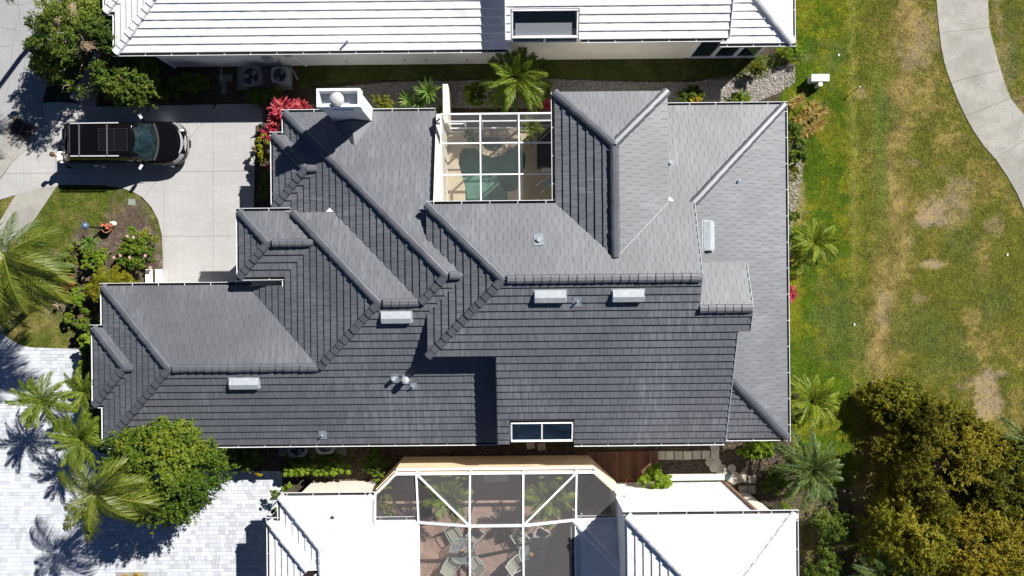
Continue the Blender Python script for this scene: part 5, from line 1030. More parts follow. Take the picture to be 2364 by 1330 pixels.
# ------------------------------------------------------------------ plants
LEAF = {
 'oak': leafmat('oak_leaf', [(.085, .09, .007), (.2, .19, .014), (.33, .28, .02), (.46, .36, .035)], .42),
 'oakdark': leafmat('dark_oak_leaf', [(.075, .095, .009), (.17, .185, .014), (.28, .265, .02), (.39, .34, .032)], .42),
 'palmlime': leafmat('lime_palm_leaf', [(.07, .12, .008), (.15, .22, .012), (.26, .31, .022), (.42, .44, .08)], .35, .45, .3),
 'coco': leafmat('coconut_leaf', [(.04, .075, .006), (.1, .14, .01), (.19, .21, .018), (.34, .34, .06)], .3, .4, .4),
 'queen': leafmat('queen_leaf', [(.035, .065, .006), (.085, .125, .01), (.155, .18, .018), (.27, .28, .05)], .3, .45, .4),
 'green': leafmat('green_leaf', [(.035, .08, .008), (.085, .15, .013), (.165, .225, .02), (.28, .3, .03)], .3),
 'deep': leafmat('deep_leaf', [(.035, .07, .01), (.075, .13, .015), (.145, .205, .024), (.24, .26, .045)], .28),
 'lime': leafmat('lime_leaf', [(.07, .14, .01), (.15, .25, .015), (.23, .33, .025), (.33, .4, .05)], .35),
 'yellow': leafmat('yellow_leaf', [(.09, .11, .01), (.2, .21, .015), (.33, .31, .02), (.42, .36, .03)], .3),
 'gold': leafmat('gold_leaf', [(.25, .18, .01), (.45, .32, .015), (.55, .42, .02)], .3),
 'olive': leafmat('olive_leaf', [(.06, .085, .01), (.13, .145, .012), (.2, .2, .02), (.26, .25, .03)], .3),
 'rust': leafmat('rust_leaf', [(.1, .03, .015), (.24, .07, .025), (.24, .13, .03), (.14, .14, .02)], .3),
 'red': leafmat('red_leaf', [(.1, .008, .022), (.3, .015, .05), (.52, .05, .09), (.62, .2, .17)], .3),
 'straw': leafmat('straw_leaf', [(.2, .13, .02), (.38, .26, .05), (.55, .44, .15), (.28, .1, .025)], .3),
 'palm': leafmat('palm_leaf', [(.04, .085, .008), (.09, .155, .011), (.17, .22, .02), (.33, .36, .07)], .3, .45, .3),  # bright last stop puts sun highlights into the leaflet colour
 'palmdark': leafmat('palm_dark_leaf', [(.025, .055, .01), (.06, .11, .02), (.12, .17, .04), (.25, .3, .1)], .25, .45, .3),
 'yucca': leafmat('yucca_leaf', [(.05, .12, .02), (.11, .2, .03), (.2, .29, .06)], .25, .4, .4),
 'dry': leafmat('dry_twig', [(.3, .22, .13), (.42, .33, .22)], .1),
 'flower': leafmat('flower_petal', [(.7, .3, .35), (.85, .6, .6)], .3), 'orangefl': leafmat('orange_petal', [(.7, .28, .02), (.8, .45, .05)], .2), 'salmon': leafmat('salmon_leaf', [(.45, .12, .05), (.65, .25, .14)], .2)}
def leaf_arrays(C, rad, n, size, rs, up=.45, aspect=.5, shell=.55, flat=1.0, ctint=None):
    """n leaves spread over clumps C (k,3) with radii rad (k,)"""
    k = len(C); w = rad ** 2; idx = rs.choice(k, n, p=w / w.sum())
    d = rs.normal(size=(n, 3)); d[:, 2] = np.abs(d[:, 2]) * np.where(rs.rand(n) < .8, 1, -1); d /= np.linalg.norm(d, axis=1)[:, None]
    r = rad[idx] * (shell + (1 - shell) * rs.rand(n) ** .6)
    p = C[idx] + d * r[:, None] * np.array([1, 1, flat])
    nr = d * .7 + rs.normal(size=(n, 3)) * .55 + np.array([0, 0, up]); nr /= np.linalg.norm(nr, axis=1)[:, None]
    t = np.cross(nr, rs.normal(size=(n, 3))); t /= np.linalg.norm(t, axis=1)[:, None]; b = np.cross(nr, t)
    s = size * rs.uniform(.6, 1.35, n)[:, None]
    V = np.stack([p - t * s, p - b * s * aspect + nr * s * .12, p + t * s, p + b * s * aspect + nr * s * .12], 1).reshape(-1, 3)
    ct = ctint if ctint is not None else rs.rand(k)
    tint = np.clip(ct[idx] * .55 + rs.rand(n) * .5 - .02, 0, 1)
    return V, tint
def crown_clumps(c, r3, k, cr, rs, lo=-.2, fill=.75):
    d = rs.normal(size=(k, 3)); d /= np.linalg.norm(d, axis=1)[:, None]; d[:, 2] = np.where(d[:, 2] < lo, -d[:, 2], d[:, 2])
    f = (fill + (1 - fill) * rs.rand(k)) * rs.uniform(.72, 1.12, k)
    return np.array(c) + d * f[:, None] * np.array(r3), cr * rs.uniform(.6, 1.3, k)
def plant(name, label, cat, px, py, z_top, r, m, n, size, k=12, cr=None, seed=1, group=None, ratio=1.0, trunk=None, kids='foliage', aspect=.5, hgt=None, up=.45, twigs=0):
    """bush or tree whose crown, topping out near z_top, shows centred on photo pixel (px,py) with radius r metres"""
    rs = np.random.RandomState(seed); hz = hgt if hgt else min(r * .75, z_top * .55); zc_ = z_top - hz
    x, y = at2(px, py, zc_ + hz * .4); t = thing(name, label, cat, (x, y, 0), 0, group)
    C, rad = crown_clumps((0, 0, zc_), (r * .8, r * .8 * ratio, hz * .8), k, cr or r * .36, rs)
    sub = 7 if n > 3000 else 4; dd = rs.normal(size=(k * sub, 3)); dd[:, 2] = np.abs(dd[:, 2]) * .9 - .15; dd /= np.linalg.norm(dd, axis=1)[:, None]
    C2 = np.repeat(C, sub, 0) + dd * np.repeat(rad, sub)[:, None] * rs.uniform(.45, 1.05, (k * sub, 1)); r2 = np.repeat(rad, sub) * rs.uniform(.22, .46, k * sub)
    ct = np.clip(np.repeat(rs.rand(k), sub) * .6 + rs.rand(k * sub) * .45, 0, 1)
    V, ti = leaf_arrays(C2, r2, n, size, rs, up, aspect, .35, ctint=ct)
    V[:, 2] = np.maximum(V[:, 2], .03); link(kids, np_mesh(kids, V, 4, LEAF[m], tint=ti), t)
    b = MB(); tr = trunk or max(.03, r * .05)
    b.tube([(0, 0, 0), (.04, .03, zc_ * .5), (.02, -.02, max(zc_, .15))], [tr * 1.3, tr, tr * .8], 8)
    for i in range(min(k, 7)):
        e = Vector(C[i]); b.tube([(0.02, -.02, max(zc_ * .7, .1)), tuple(Vector((0, 0, max(zc_, .15))).lerp(e, .55) + Vector((0, 0, .05 * r))), tuple(e)], [tr * .6, tr * .38, tr * .12], 5)
    b.build('trunk' if trunk else 'stem', TRUNK, t)
    if twigs:
        w = MB()
        for i in range(twigs):
            a = rs.uniform(0, 6.28); q = Vector(C[rs.randint(len(C))]); q.z += cr * .8 if cr else .3; w.tube([tuple(q), tuple(q + Vector((math.cos(a) * .25, math.sin(a) * .25, .06))), tuple(q + Vector((math.cos(a + .5) * .5, math.sin(a + .5) * .5, -.02)))], [.022, .015, .005], 4)
        w.build('dead_branch', TRUNK_PALE, t, kind='stuff')
    return t
def tree(name, label, px, py, z_top, r3, m, sprays, per, size, seed=1, group=None, trunk=.15, lump=.38, twigs=0, gap=.36):
    """open crowned tree: leafy twigs reaching out of an uneven crown, gaps between the boughs"""
    rs = np.random.RandomState(seed); rx, ry, rz = r3; zc_ = z_top - rz; x, y = at2(px, py, zc_ + rz * .5); t = thing(name, label, 'tree', (x, y, 0), 0, group)
    d = rs.normal(size=(sprays * 3, 3)); d[:, 2] = np.where(rs.rand(len(d)) < .75, np.abs(d[:, 2]), d[:, 2]); d /= np.linalg.norm(d, axis=1)[:, None]
    az = d[:, 0] * 1.7 + d[:, 2] * 1.3 + seed; bz = d[:, 1] * 1.7 - d[:, 2] * .9 + seed * 2.3
    bough = fbm(az, bz, 1.0, seed, 4); big = fbm(az, bz, 2.6, seed + 5, 3); keep = big > gap + .12 * rs.rand(len(d)); d, bough, big = d[keep][:sprays], bough[keep][:sprays], big[keep][:sprays]; n = len(d)
    R_ = 1 + (bough - .5) * 2 * lump + (big - .5) * .5; f = R_ * (1 - .5 * rs.rand(n) ** 2.2)
    C = np.array([0, 0, zc_]) + d * f[:, None] * np.array([rx, ry, rz]); C[:, 2] = np.maximum(C[:, 2], .35)
    ax = d + rs.normal(size=(n, 3)) * .55 + np.array([0, 0, .15]); ax /= np.linalg.norm(ax, axis=1)[:, None]
    q = rs.rand(n, per) ** .8; L_ = rs.uniform(.22, .68, n)[:, None] * (rx / 2.6) ** .4
    p = C[:, None, :] + ax[:, None, :] * (q * L_)[..., None] + rs.normal(size=(n, per, 3)) * .07 * (1.3 - q)[..., None]
    nr = rs.normal(size=(n, per, 3)) * .6 + d[:, None, :] * .5 + np.array([0, 0, .6]); nr /= np.linalg.norm(nr, axis=2)[..., None]
    tt = np.cross(nr, rs.normal(size=(n, per, 3))); tt /= np.linalg.norm(tt, axis=2)[..., None]; bb = np.cross(nr, tt); s = size * rs.uniform(.6, 1.4, (n, per, 1))
    V = np.stack([p - tt * s, p - bb * s * .5 + nr * s * .15, p + tt * s, p + bb * s * .5 + nr * s * .15], 2).reshape(-1, 3)
    hue = fbm(C[:, 0], C[:, 1], .55, seed + 2, 3); ti = np.clip(((hue - .5) * 1.3 + .5 + rs.normal(size=n) * .12)[:, None] + rs.normal(size=(n, per)) * .16, 0, 1)
    link('crown', np_mesh('crown', V, 4, LEAF[m], tint=ti.ravel()), t)
    b = MB(); b.tube([(0, 0, 0), (.06, .04, zc_ * .5), (0, 0, max(zc_, .5))], [trunk * 1.3, trunk, trunk * .8], 9)
    for i in range(16):
        e = Vector(C[rs.randint(n)]); o_ = Vector((0, 0, max(zc_ * .75, .4))); b.tube([tuple(o_), tuple(o_.lerp(e, .5) + Vector(tuple(rs.uniform(-.15, .15, 3)))), tuple(e)], [trunk * .5, trunk * .28, trunk * .08], 5)
    b.build('trunk', TRUNK, t)
    if twigs:
        w = MB()
        for i in range(twigs):
            a = rs.uniform(0, 6.28); e = Vector(C[rs.randint(n)]); e.z += .12; w.tube([tuple(e), tuple(e + Vector((math.cos(a) * .25, math.sin(a) * .25, .06))), tuple(e + Vector((math.cos(a + .5) * .5, math.sin(a + .5) * .5, -.02)))], [.02, .014, .005], 4)
        w.build('dead_branch', TRUNK_PALE, t, kind='stuff')
    return t
def rosette(name, label, cat, px, py, z, m, heads, L=.5, w=.05, n=34, seed=1, group=None, parent_z=0, flop=.5):
    """strap leaved plant: heads = [(dx,dy,dz,scale)] in metres round (px,py)"""
    rs = np.random.RandomState(seed); x, y = at2(px, py, z); t = thing(name, label, cat, (x, y, parent_z), 0, group); b = MB()
    for hx, hy, hz, s in heads:
        V = []; T = []
        for i in range(n):
            a = i * 2.4 + rs.uniform(-.3, .3); el = math.radians(rs.uniform(8, 80)); l = L * s * rs.uniform(.75, 1.15); d = np.array([math.cos(a), math.sin(a)]); e = np.array([-d[1], d[0]]); ww = w * s
            pts = []
            for q in (0, .35, .7, 1.0):
                rr = l * q * math.cos(el * (1 - .4 * q)); zz = l * q * math.sin(el) - flop * l * q * q * (1.2 - math.sin(el)); wd = ww * (.6, 1, .8, .08)[(0, .35, .7, 1.0).index(q)]
                c = np.array([hx, hy]) + d * rr; pts.append((np.r_[c - e * wd, max(z + hz + zz, .02)], np.r_[c + e * wd, max(z + hz + zz, .02)]))
            tt = np.clip(rs.rand() * .6 + .4 * math.sin(el), 0, 1)
            for q in range(3): V += [pts[q][0], pts[q][1], pts[q + 1][1], pts[q + 1][0]]; T.append(tt)
        link('leaf_rosette', np_mesh('leaf_rosette', np.array(V), 4, LEAF[m], tint=T), t)
        b.tube([(hx * .5, hy * .5, 0), (hx, hy, max(z + hz, .1))], [.04, .03], 6)
    b.build('stem', TRUNK, t); return t

def frond_mesh(name, m, L=2.2, droop=.5, ll=.5, lw=.022, n=34, seed=0, rise=.35, vee=.35, sway=0.0, ldroop=.35, curl=0):
    """one feather leaf along +x from the origin"""
    rs = np.random.RandomState(seed); V = []; T = []
    ts = np.linspace(0, 1, 13)
    def rach(t): return np.array([L * t * (1 - .12 * droop * t * t), curl * L * t * t, L * (rise * t - droop * t ** 2.2)])
    for a, b in zip(ts, ts[1:]):
        p, q = rach(a), rach(b); wa, wb = .03 * (1 - a) + .006, .03 * (1 - b) + .006
        V += [p + [0, -wa, .006], p + [0, wa, .006], q + [0, wb, .006], q + [0, -wb, .006]]; T.append(.85)
    for i in range(n):
        t = .1 + .9 * (i + rs.uniform(-.25, .25)) / n; t = min(max(t, .08), .995); p = rach(t); tg = rach(min(t + .02, 1)) - rach(t - .02); tg /= np.linalg.norm(tg)
        for s in (-1, 1):
            l = ll * (math.sin(math.pi * (.1 + .85 * t)) ** .6) * rs.uniform(.8, 1.1); sw = math.radians(62 - 38 * t + rs.uniform(-7, 7))
            side = np.array([-tg[1], tg[0], 0]); side = side / np.linalg.norm(side) * s; up = np.cross(tg, side * s); up = up if up[2] > 0 else -up
            d = tg * math.cos(sw) + side * math.sin(sw) + up * vee + np.array([sway, sway, 0]) * .5; d /= np.linalg.norm(d)
            m1 = p + d * l * .55; e1 = p + d * l + np.array([0, 0, -ldroop * l * rs.uniform(.5, 1.3)]); w_ = np.cross(d, [0, 0, 1.]); w_ = w_ / (np.linalg.norm(w_) + 1e-6) * lw
            tt = np.clip(rs.uniform(.1, .8) + (.15 if s > 0 else -.05), 0, 1)
            V += [p - w_ * .5, p + w_ * .5, m1 + w_, m1 - w_]; T.append(tt); V += [m1 - w_, m1 + w_, e1 + w_ * .15, e1 - w_ * .15]; T.append(tt)
    return np_mesh(name, np.array(V), 4, LEAF[m], tint=T)
FR = {}
def palm(name, label, px, py, zc_, meshes, nf, scale=1.0, seed=1, elev=(5, 60), trunk=.12, base=None, skip=(), bark=TRUNK, azs=None, group=None, pz=0):
    rs = np.random.RandomState(seed); x, y = at2(px, py, zc_); bx, by = (x, y) if base is None else at2(*base, 0)
    t = thing(name, label, 'palm', (bx, by, pz), 0, group); hx, hy = x - bx, y - by
    b = MB(); b.tube([(0, 0, 0), (hx * .4 - .03, hy * .4, zc_ * .5), (hx, hy, zc_ - .05)], [trunk * 1.35, trunk, trunk * .9], 9); b.build('trunk', bark, t)
    A = azs if azs is not None else [(i * 137.5 + rs.uniform(-14, 14), elev[0] + (elev[1] - elev[0]) * ((i + .5) / nf) ** 1.2, rs.uniform(.82, 1.1)) for i in range(nf)]
    for i, (a, e, s) in enumerate(A):
        o = link('frond', meshes[i % len(meshes)], t, (hx, hy, zc_)); o.rotation_euler = (rs.uniform(-.15, .15), -math.radians(e), math.radians(a)); o.scale = (s * scale,) * 3
    return t
date = [frond_mesh('date_frond', 'palm', 1.5, .5, .34, .018, 26, q, .3, .3, ldroop=.35, curl=.1 * (q - 1)) for q in range(3)]
dated = [frond_mesh('dark_date_frond', 'palmdark', 1.7, .48, .36, .019, 28, q + 4, .3, .3, ldroop=.35, curl=.1 * (q - 1)) for q in range(3)]
lime_ = [frond_mesh('lime_frond', 'palmlime', 1.5, .5, .34, .021, 26, q + 50, .3, .3, ldroop=.35, curl=.1 * (q - 1)) for q in range(3)]
areca = [frond_mesh('broad_frond', 'palm', 1.5, .5, .5, .03, 22, q + 9, .45, .2, ldroop=.35) for q in range(3)]
queen = [frond_mesh('queen_frond', 'queen', 2.6, .62, .75, .02, 52, q + 14, .4, .05, sway=-.25, ldroop=.8, curl=.16 * (q - 1.5)) for q in range(4)]
coco = [frond_mesh('coconut_frond', 'coco' if q < 1 else 'palmdark' if q == 3 else 'queen', 3.0, .62, .85, .02, 56, q + 21, .32, -.05, sway=0, ldroop=.55, curl=.2 * (q - 1.5)) for q in range(4)]

# big trees on the lower right
OG = 'yellow green trees in the lower right'
tree('oak_tree', 'tallest yellow green tree with the broad crown on the lower right lawn', 2195, 1085, 3.2, (2.5, 2.9, 2.0), 'oak', 2500, 34, .05, 31, OG, .2, lump=.4, gap=.42)
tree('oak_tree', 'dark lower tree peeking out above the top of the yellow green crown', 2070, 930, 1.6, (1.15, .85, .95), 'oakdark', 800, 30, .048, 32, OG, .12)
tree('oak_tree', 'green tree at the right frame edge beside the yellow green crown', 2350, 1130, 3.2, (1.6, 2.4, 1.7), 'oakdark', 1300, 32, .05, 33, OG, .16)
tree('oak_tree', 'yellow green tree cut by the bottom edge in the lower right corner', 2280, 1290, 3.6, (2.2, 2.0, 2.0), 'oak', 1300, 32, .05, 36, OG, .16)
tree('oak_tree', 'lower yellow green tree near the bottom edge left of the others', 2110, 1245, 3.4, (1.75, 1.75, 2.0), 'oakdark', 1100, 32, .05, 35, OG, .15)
# top left and left
tree('street_tree', 'green leafy tree with bare grey branches over the street corner', 165, 85, 4.2, (1.65, 1.95, 1.9), 'deep', 1150, 26, .052, 41, None, .14, twigs=30, gap=.5, lump=.48)
tree('street_tree', 'lower left lobe of green tree overhanging the street by the storm drain', 112, 145, 2.3, (.7, .7, 1.0), 'deep', 300, 26, .05, 47, None, .08)
tree('shrub_tree', 'round green shrub tree between the street tree and the driveway', 288, 182, 2.7, (1.2, .95, 1.2), 'deep', 620, 26, .05, 42, None, .08)
tree('leafy_tree', 'broad green tree over the lower left corner of the dark roof', 362, 1092, 4.8, (2.3, 1.8, 1.9), 'green', 1900, 28, .055, 43, None, .16, lump=.52, gap=.45)
tree('leafy_tree', 'small green tree lobe touching the dark roof above the broad tree', 372, 1014, 4.6, (1.3, .5, 1.0), 'green', 420, 26, .055, 44, None, .1)
B = lambda label, px, py, zt, r, m, n=2500, size=.055, k=10, seed=1, ratio=1.0, name='bush', cat='bush', **kw: plant(name, label, cat, px, py, zt, r * 1.06, m, int(n * 1.7), size * .8, int(k * 1.5), None, seed, None, ratio, **kw)
B('green hibiscus bush with pink flowers in the bare planting bed', 318, 582, 1.4, .85, 'green', 4200, .07, 18, 51, 1.0)
B('small green lobe of hibiscus at the left of the flowering bush', 285, 595, 1.3, .42, 'green', 1200, .075, 6, 52)
B('bright green little bush above the flowering hibiscus', 306, 535, .9, .32, 'lime', 1000, .05, 6, 53); B('yellow little bush right above the flowering hibiscus', 340, 541, .6, .32, 'yellow', 1000, .045, 6, 54)
B('bright green bush between the palm fronds and the bare bed', 218, 600, 1.2, .55, 'lime', 2400, .055, 10, 55, 1.4); B('small lime bush at the upper right of the bright green bush', 245, 582, .7, .25, 'lime', 600, .05, 5, 56)
B('bright lime bush below the rust coloured croton', 184, 690, 1.1, .52, 'lime', 2200, .055, 9, 57); B('rust coloured croton bush by the left palm fronds', 148, 655, 1.0, .5, 'rust', 1800, .06, 9, 58)
B('clipped round olive green ball bush at the garage corner', 250, 662, 1.7, .95, 'yellow', 9000, .034, 44, 59, hgt=.85)
B('grey green scrubby bush between the lime bush and the ball bush', 215, 665, .7, .45, 'deep', 700, .05, 7, 60)
for i, (px, py, lb, m) in enumerate([(203, 745, 'top of the shrub row along the garage wall', 'green'), (203, 790, 'second shrub down along the garage wall', 'lime'), (200, 840, 'middle shrub of the row along the garage wall', 'green'), (203, 885, 'lowest dark shrub of the row along the garage wall', 'deep')]):
    B(lb, px, py, 1.5, .5, m, 2200, .075, 9, 61 + i, 1.15)
B('yellow green clipped hedge beside the red plants at the driveway end', 607, 345, 1.3, .42, 'yellow', 2200, .06, 10, 66, 2.0); B('dark green shrub in the shade of the roof at the driveway end', 615, 430, 1.3, .4, 'deep', 1800, .06, 9, 67, 2.2)
B('sparse dark undergrowth shrub left of the concrete pads', 440, 195, .7, .9, 'deep', 2600, .06, 16, 68, .5); B('dark shrub in the shade beside the leafy shrub tree', 370, 205, .8, .7, 'deep', 1800, .06, 12, 69, .7)
B('low curved dark hedge in front of the fan units', 610, 222, .7, .95, 'deep', 3000, .05, 18, 70, .2)
B('pale green bush behind the chimney', 884, 238, 1.6, .52, 'olive', 1800, .07, 9, 71, .8); B('dark bush left of the feathery palm at the pool court', 1098, 222, 1.6, .55, 'green', 2200, .07, 10, 72, 1.1); B('dark bush right of the feathery palm by the red bromeliad', 1262, 205, 1.3, .4, 'green', 1400, .06, 7, 73)
B('dark low shrub in shade right of the raised grey gable', 1590, 222, 1.2, .7, 'deep', 2600, .06, 12, 74, .6); B('golden yellow bush under the right eave line', 1605, 228, 1.2, .36, 'gold', 1200, .05, 6, 75, .8); B('lime groundcover bush along the upper right eave', 1700, 230, .9, .7, 'lime', 2200, .05, 12, 76, .35)
B('small boxed hedge end catching the sun below the top house windows', 1752, 155, .9, .5, 'olive', 2400, .04, 14, 77, .55); B('rounded green hedge at the right corner of the top house', 1828, 120, .8, .62, 'lime', 2600, .04, 14, 78, .7)
B('dark green shrub mound under the upper right roof corner', 1832, 332, 1.1, .75, 'deep', 3400, .06, 14, 79, 1.6); B('small dark shrub above the upper right palm', 1824, 498, .9, .4, 'deep', 1300, .05, 7, 80); B('olive shrub under the upper right palm', 1826, 590, .8, .45, 'olive', 1300, .05, 7, 81, 1.3)
B('bright lime bush tucked under the lower right roof corner', 1752, 1032, 1.5, .75, 'lime', 3600, .07, 14, 82, .7); B('bright green round bush at the patio wall corner', 1513, 1104, 1.7, .78, 'lime', 4200, .06, 16, 83, .7)
B('small shaded shrub below the round stones', 1688, 1122, .8, .4, 'rust', 800, .05, 6, 84); B('dark shrub in shade near the lower dark palm', 1790, 1110, .9, .7, 'deep', 2200, .06, 12, 85)
def hedge(label, px0, py0, px1, py1, h, m, n, size, seed):
    rs = np.random.RandomState(seed); a, b = at2(px0, py0, h), at2(px1, py1, h); cx_, cy_ = (a[0] + b[0]) / 2, (a[1] + b[1]) / 2; hx, hy = abs(a[0] - b[0]) / 2, abs(a[1] - b[1]) / 2
    t = thing('hedge', label, 'hedge', (cx_, cy_, 0)); k = int(60 * hx); C = np.stack([rs.uniform(-hx + .06, hx - .06, k), rs.uniform(-hy + .06, hy - .06, k), h - .12 + rs.uniform(-.06, .05, k)], 1)
    side = rs.rand(k) < .3; C[side, 1] = np.sign(C[side, 1]) * (hy - .07); C[side, 2] = rs.uniform(.15, h - .15, side.sum())
    V, ti = leaf_arrays(C, np.full(k, .1), n, size, rs, .5, .55, .4); link('foliage', np_mesh('foliage', V, 4, LEAF[m], tint=ti), t); b_ = MB()
    for x in np.arange(-hx + .2, hx, .35): b_.tube([(x, 0, 0), (x + .03, .02, h - .15)], [.03, .015], 5)
    b_.build('stem', TRUNK, t, kind='stuff'); return t
hedge('long clipped yellow green hedge below the dark house', 645, 1074, 807, 1100, 1.1, 'lime', 8000, .05, 86); hedge('long dark hedge in shade just above the clipped one', 655, 1052, 790, 1072, .8, 'deep', 3000, .05, 87)
B('dark shaded bush right of the broad green tree', 570, 1055, 1.1, .8, 'deep', 2600, .07, 14, 88, .6); B('bright yellow little shrub at the edge of the paver drive', 598, 1090, .8, .2, 'gold', 700, .04, 4, 89)
B('small lime shrub by the angled patio wall', 872, 1104, .9, .3, 'lime', 800, .05, 5, 90); B('dark shrub against the angled patio wall', 868, 1072, 1.0, .75, 'deep', 1800, .06, 12, 91, .7); B('small lime shrub at the left corner of the bottom house', 664, 1127, 1.0, .3, 'lime', 700, .05, 5, 92); B('narrow shrub along the left wall of the bottom house', 637, 1160, 1.2, .35, 'deep', 1300, .05, 8, 93, 2.2)
B('small grassy tuft island on the paver drive at the bottom edge', 310, 1340, .25, .8, 'straw', 3000, .05, 12, 94, .3)
B('low green shrub filling the bed along the upper right wall', 1828, 400, .7, .4, 'olive', 1200, .05, 7, 101, 1.5); B('low lime shrub at the foot of the pale young palm', 1836, 545, .7, .4, 'lime', 1200, .05, 7, 102); B('dark shrub under the bright palm at the lower right corner', 1838, 960, .8, .5, 'deep', 1800, .06, 9, 103, 1.3); B('leafy shrub right of the feathery palm stem', 1225, 228, 1.2, .45, 'green', 1500, .06, 8, 104)
B('dark understory bush in the shade right of the bottom house', 1925, 1215, 1.3, 1.0, 'deep', 2600, .06, 16, 111); B('dark understory bush at the bottom edge right of the bottom house', 1905, 1310, 1.2, .95, 'deep', 2400, .06, 14, 112)
B('grey green shrub beneath the long palm fronds at the left', 150, 612, 1.0, .5, 'deep', 1500, .055, 9, 121); B('olive shrub between the dracaena and the palm fronds', 168, 590, .8, .4, 'olive', 1200, .05, 7, 122)
B('low lime shrub at the lower end of the bare planting bed', 290, 642, .6, .35, 'lime', 900, .05, 6, 123); B('dark low shrub on the small lawn under the coconut fronds', 95, 665, .8, .5, 'deep', 1500, .055, 9, 124); B('small green shrub beside the pale grey spiky plant', 160, 735, .8, .4, 'green', 1200, .055, 7, 125)
# pink flowers as parts of the hibiscus
hib = [o for o in COL.objects if o.get('label', '').startswith('green hibiscus')][0]
for px, py in [(296, 545), (265 + 0, 594), (280, 590), (349, 618), (337, 590), (301, 594), (310, 548)]:
    x, y = at2(px, py, 1.45); c = Vector((x, y, 1.5)) - hib.location; m = []
    for k in range(5): a = k * 1.257; d = np.array([math.cos(a), math.sin(a), .3]); e = np.array([-d[1], d[0], 0]); p = np.array(c); m += [p, p + d * .05 - e * .03, p + d * .085, p + d * .05 + e * .03]
    link('flower', np_mesh('flower', np.array(m), 4, LEAF['flower'], tint=[.3, .6, .9, .5, .7]), hib)
# red and strap leaved plants
RT = 'red leaved plants by the driveway end'
rosette('red_ti_plant', 'large crimson leaved plant above the roof corner', 'red plant', 652, 252, 1.1, 'red', [(-.15, .05, .2, 1), (.18, .1, .25, 1), (0, -.2, .1, .9), (-.3, -.2, 0, .8)], .5, .055, 30, 1, RT)
rosette('red_ti_plant', 'orange red leaved plant right of the large crimson one', 'red plant', 695, 250, 1.1, 'red', [(-.12, .05, .2, 1), (.12, 0, .2, .95), (.36, -.08, 0, .6)], .46, .055, 30, 2, RT)
rosette('red_ti_plant', 'middle crimson plant at the left roof edge', 'red plant', 637, 285, .9, 'red', [(0, .1, .1, .85), (-.12, -.2, 0, .85)], .45, .05, 26, 3, RT)
rosette('red_ti_plant', 'lowest pink red plant beside the yellow green hedge', 'red plant', 621, 312, .8, 'red', [(0, 0, .1, 1), (.1, -.2, 0, .6)], .42, .05, 26, 4, RT); rosette('red_ti_plant', 'small dull red plant at the foot of the hedge', 'red plant', 622, 385, .6, 'red', [(0, 0, 0, .7)], .4, .045, 18, 5, RT)
rosette('red_bromeliad', 'crimson bromeliad next to the feathery palm', 'red plant', 1263, 243, .6, 'red', [(0, 0, 0, 1), (-.05, .15, 0, .7)], .4, .05, 28, 6); rosette('red_bromeliad', 'dark crimson plant under the right eave', 'red plant', 1823, 678, .5, 'red', [(0, .1, 0, 1), (0, -.15, 0, .9)], .42, .035, 30, 7)
rosette('yucca', 'tall spiky yucca behind the roof by the garden wall', 'yucca', 988, 214, 1.7, 'yucca', [(0, 0, 0, 1.15)], .62, .032, 60, 8); rosette('yucca', 'lower spiky yucca left of the tall one', 'yucca', 942, 232, 1.2, 'yucca', [(0, 0, 0, 1), (.55, -.12, .1, .9)], .55, .03, 50, 9); rosette('yucca', 'small yucca at the garden wall', 'yucca', 1018, 250, .9, 'yucca', [(0, 0, 0, .8)], .45, .026, 30, 10)
rosette('dracaena', 'spiky green dracaena beside the lamp post shadow', 'dracaena', 205, 562, .8, 'yucca', [(0, 0, 0, 1), (.05, .05, .15, .8)], .48, .035, 36, 11); rosette('dracaena', 'small yellowish spiky plant left of the dracaena', 'dracaena', 172, 566, .5, 'palm', [(0, 0, 0, .8)], .42, .028, 24, 12); rosette('agave', 'pale grey spiky plant below the leaning palm', 'agave', 135, 702, .4, 'dry', [(0, 0, 0, .8)], .45, .022, 22, 13)
for i, (dx, dy, lb) in enumerate([(1838, 236, 'topmost straw coloured grass clump by the roof corner'), (1872, 250, 'straw grass clump nearest the pale green pedestal'), (1890, 262, 'right straw grass clump above the lawn'), (1850, 275, 'straw grass clump in the middle of the group'), (1884, 292, 'lower right straw and rust grass clump'), (1860, 305, 'lowest rust brown grass clump')]):
    rosette('grass_clump', lb, 'grass clump', dx, dy, .4, 'straw', [(0, 0, 0, .9), (.2, .12, 0, .75), (-.2, -.1, 0, .75)], .46, .016, 44, 20 + i, 'straw coloured grass clumps')
rosette('succulent', 'orange succulent sprouting over the terracotta pot', 'succulent', 250, 524, .5, 'salmon', [(0, 0, 0, .6), (-.2, .12, 0, .55), (.14, .1, .05, .5)], .3, .03, 26, 30)
for q in (fp1, fp2):
    rs = np.random.RandomState(4); V, ti = leaf_arrays(np.array([[0, 0, .16], [.05, .03, .18], [-.05, -.02, .17]]), np.array([.07, .06, .06]), 120, .03, rs); link('blossom', np_mesh('blossom', V, 4, LEAF['orangefl'], tint=ti), q)
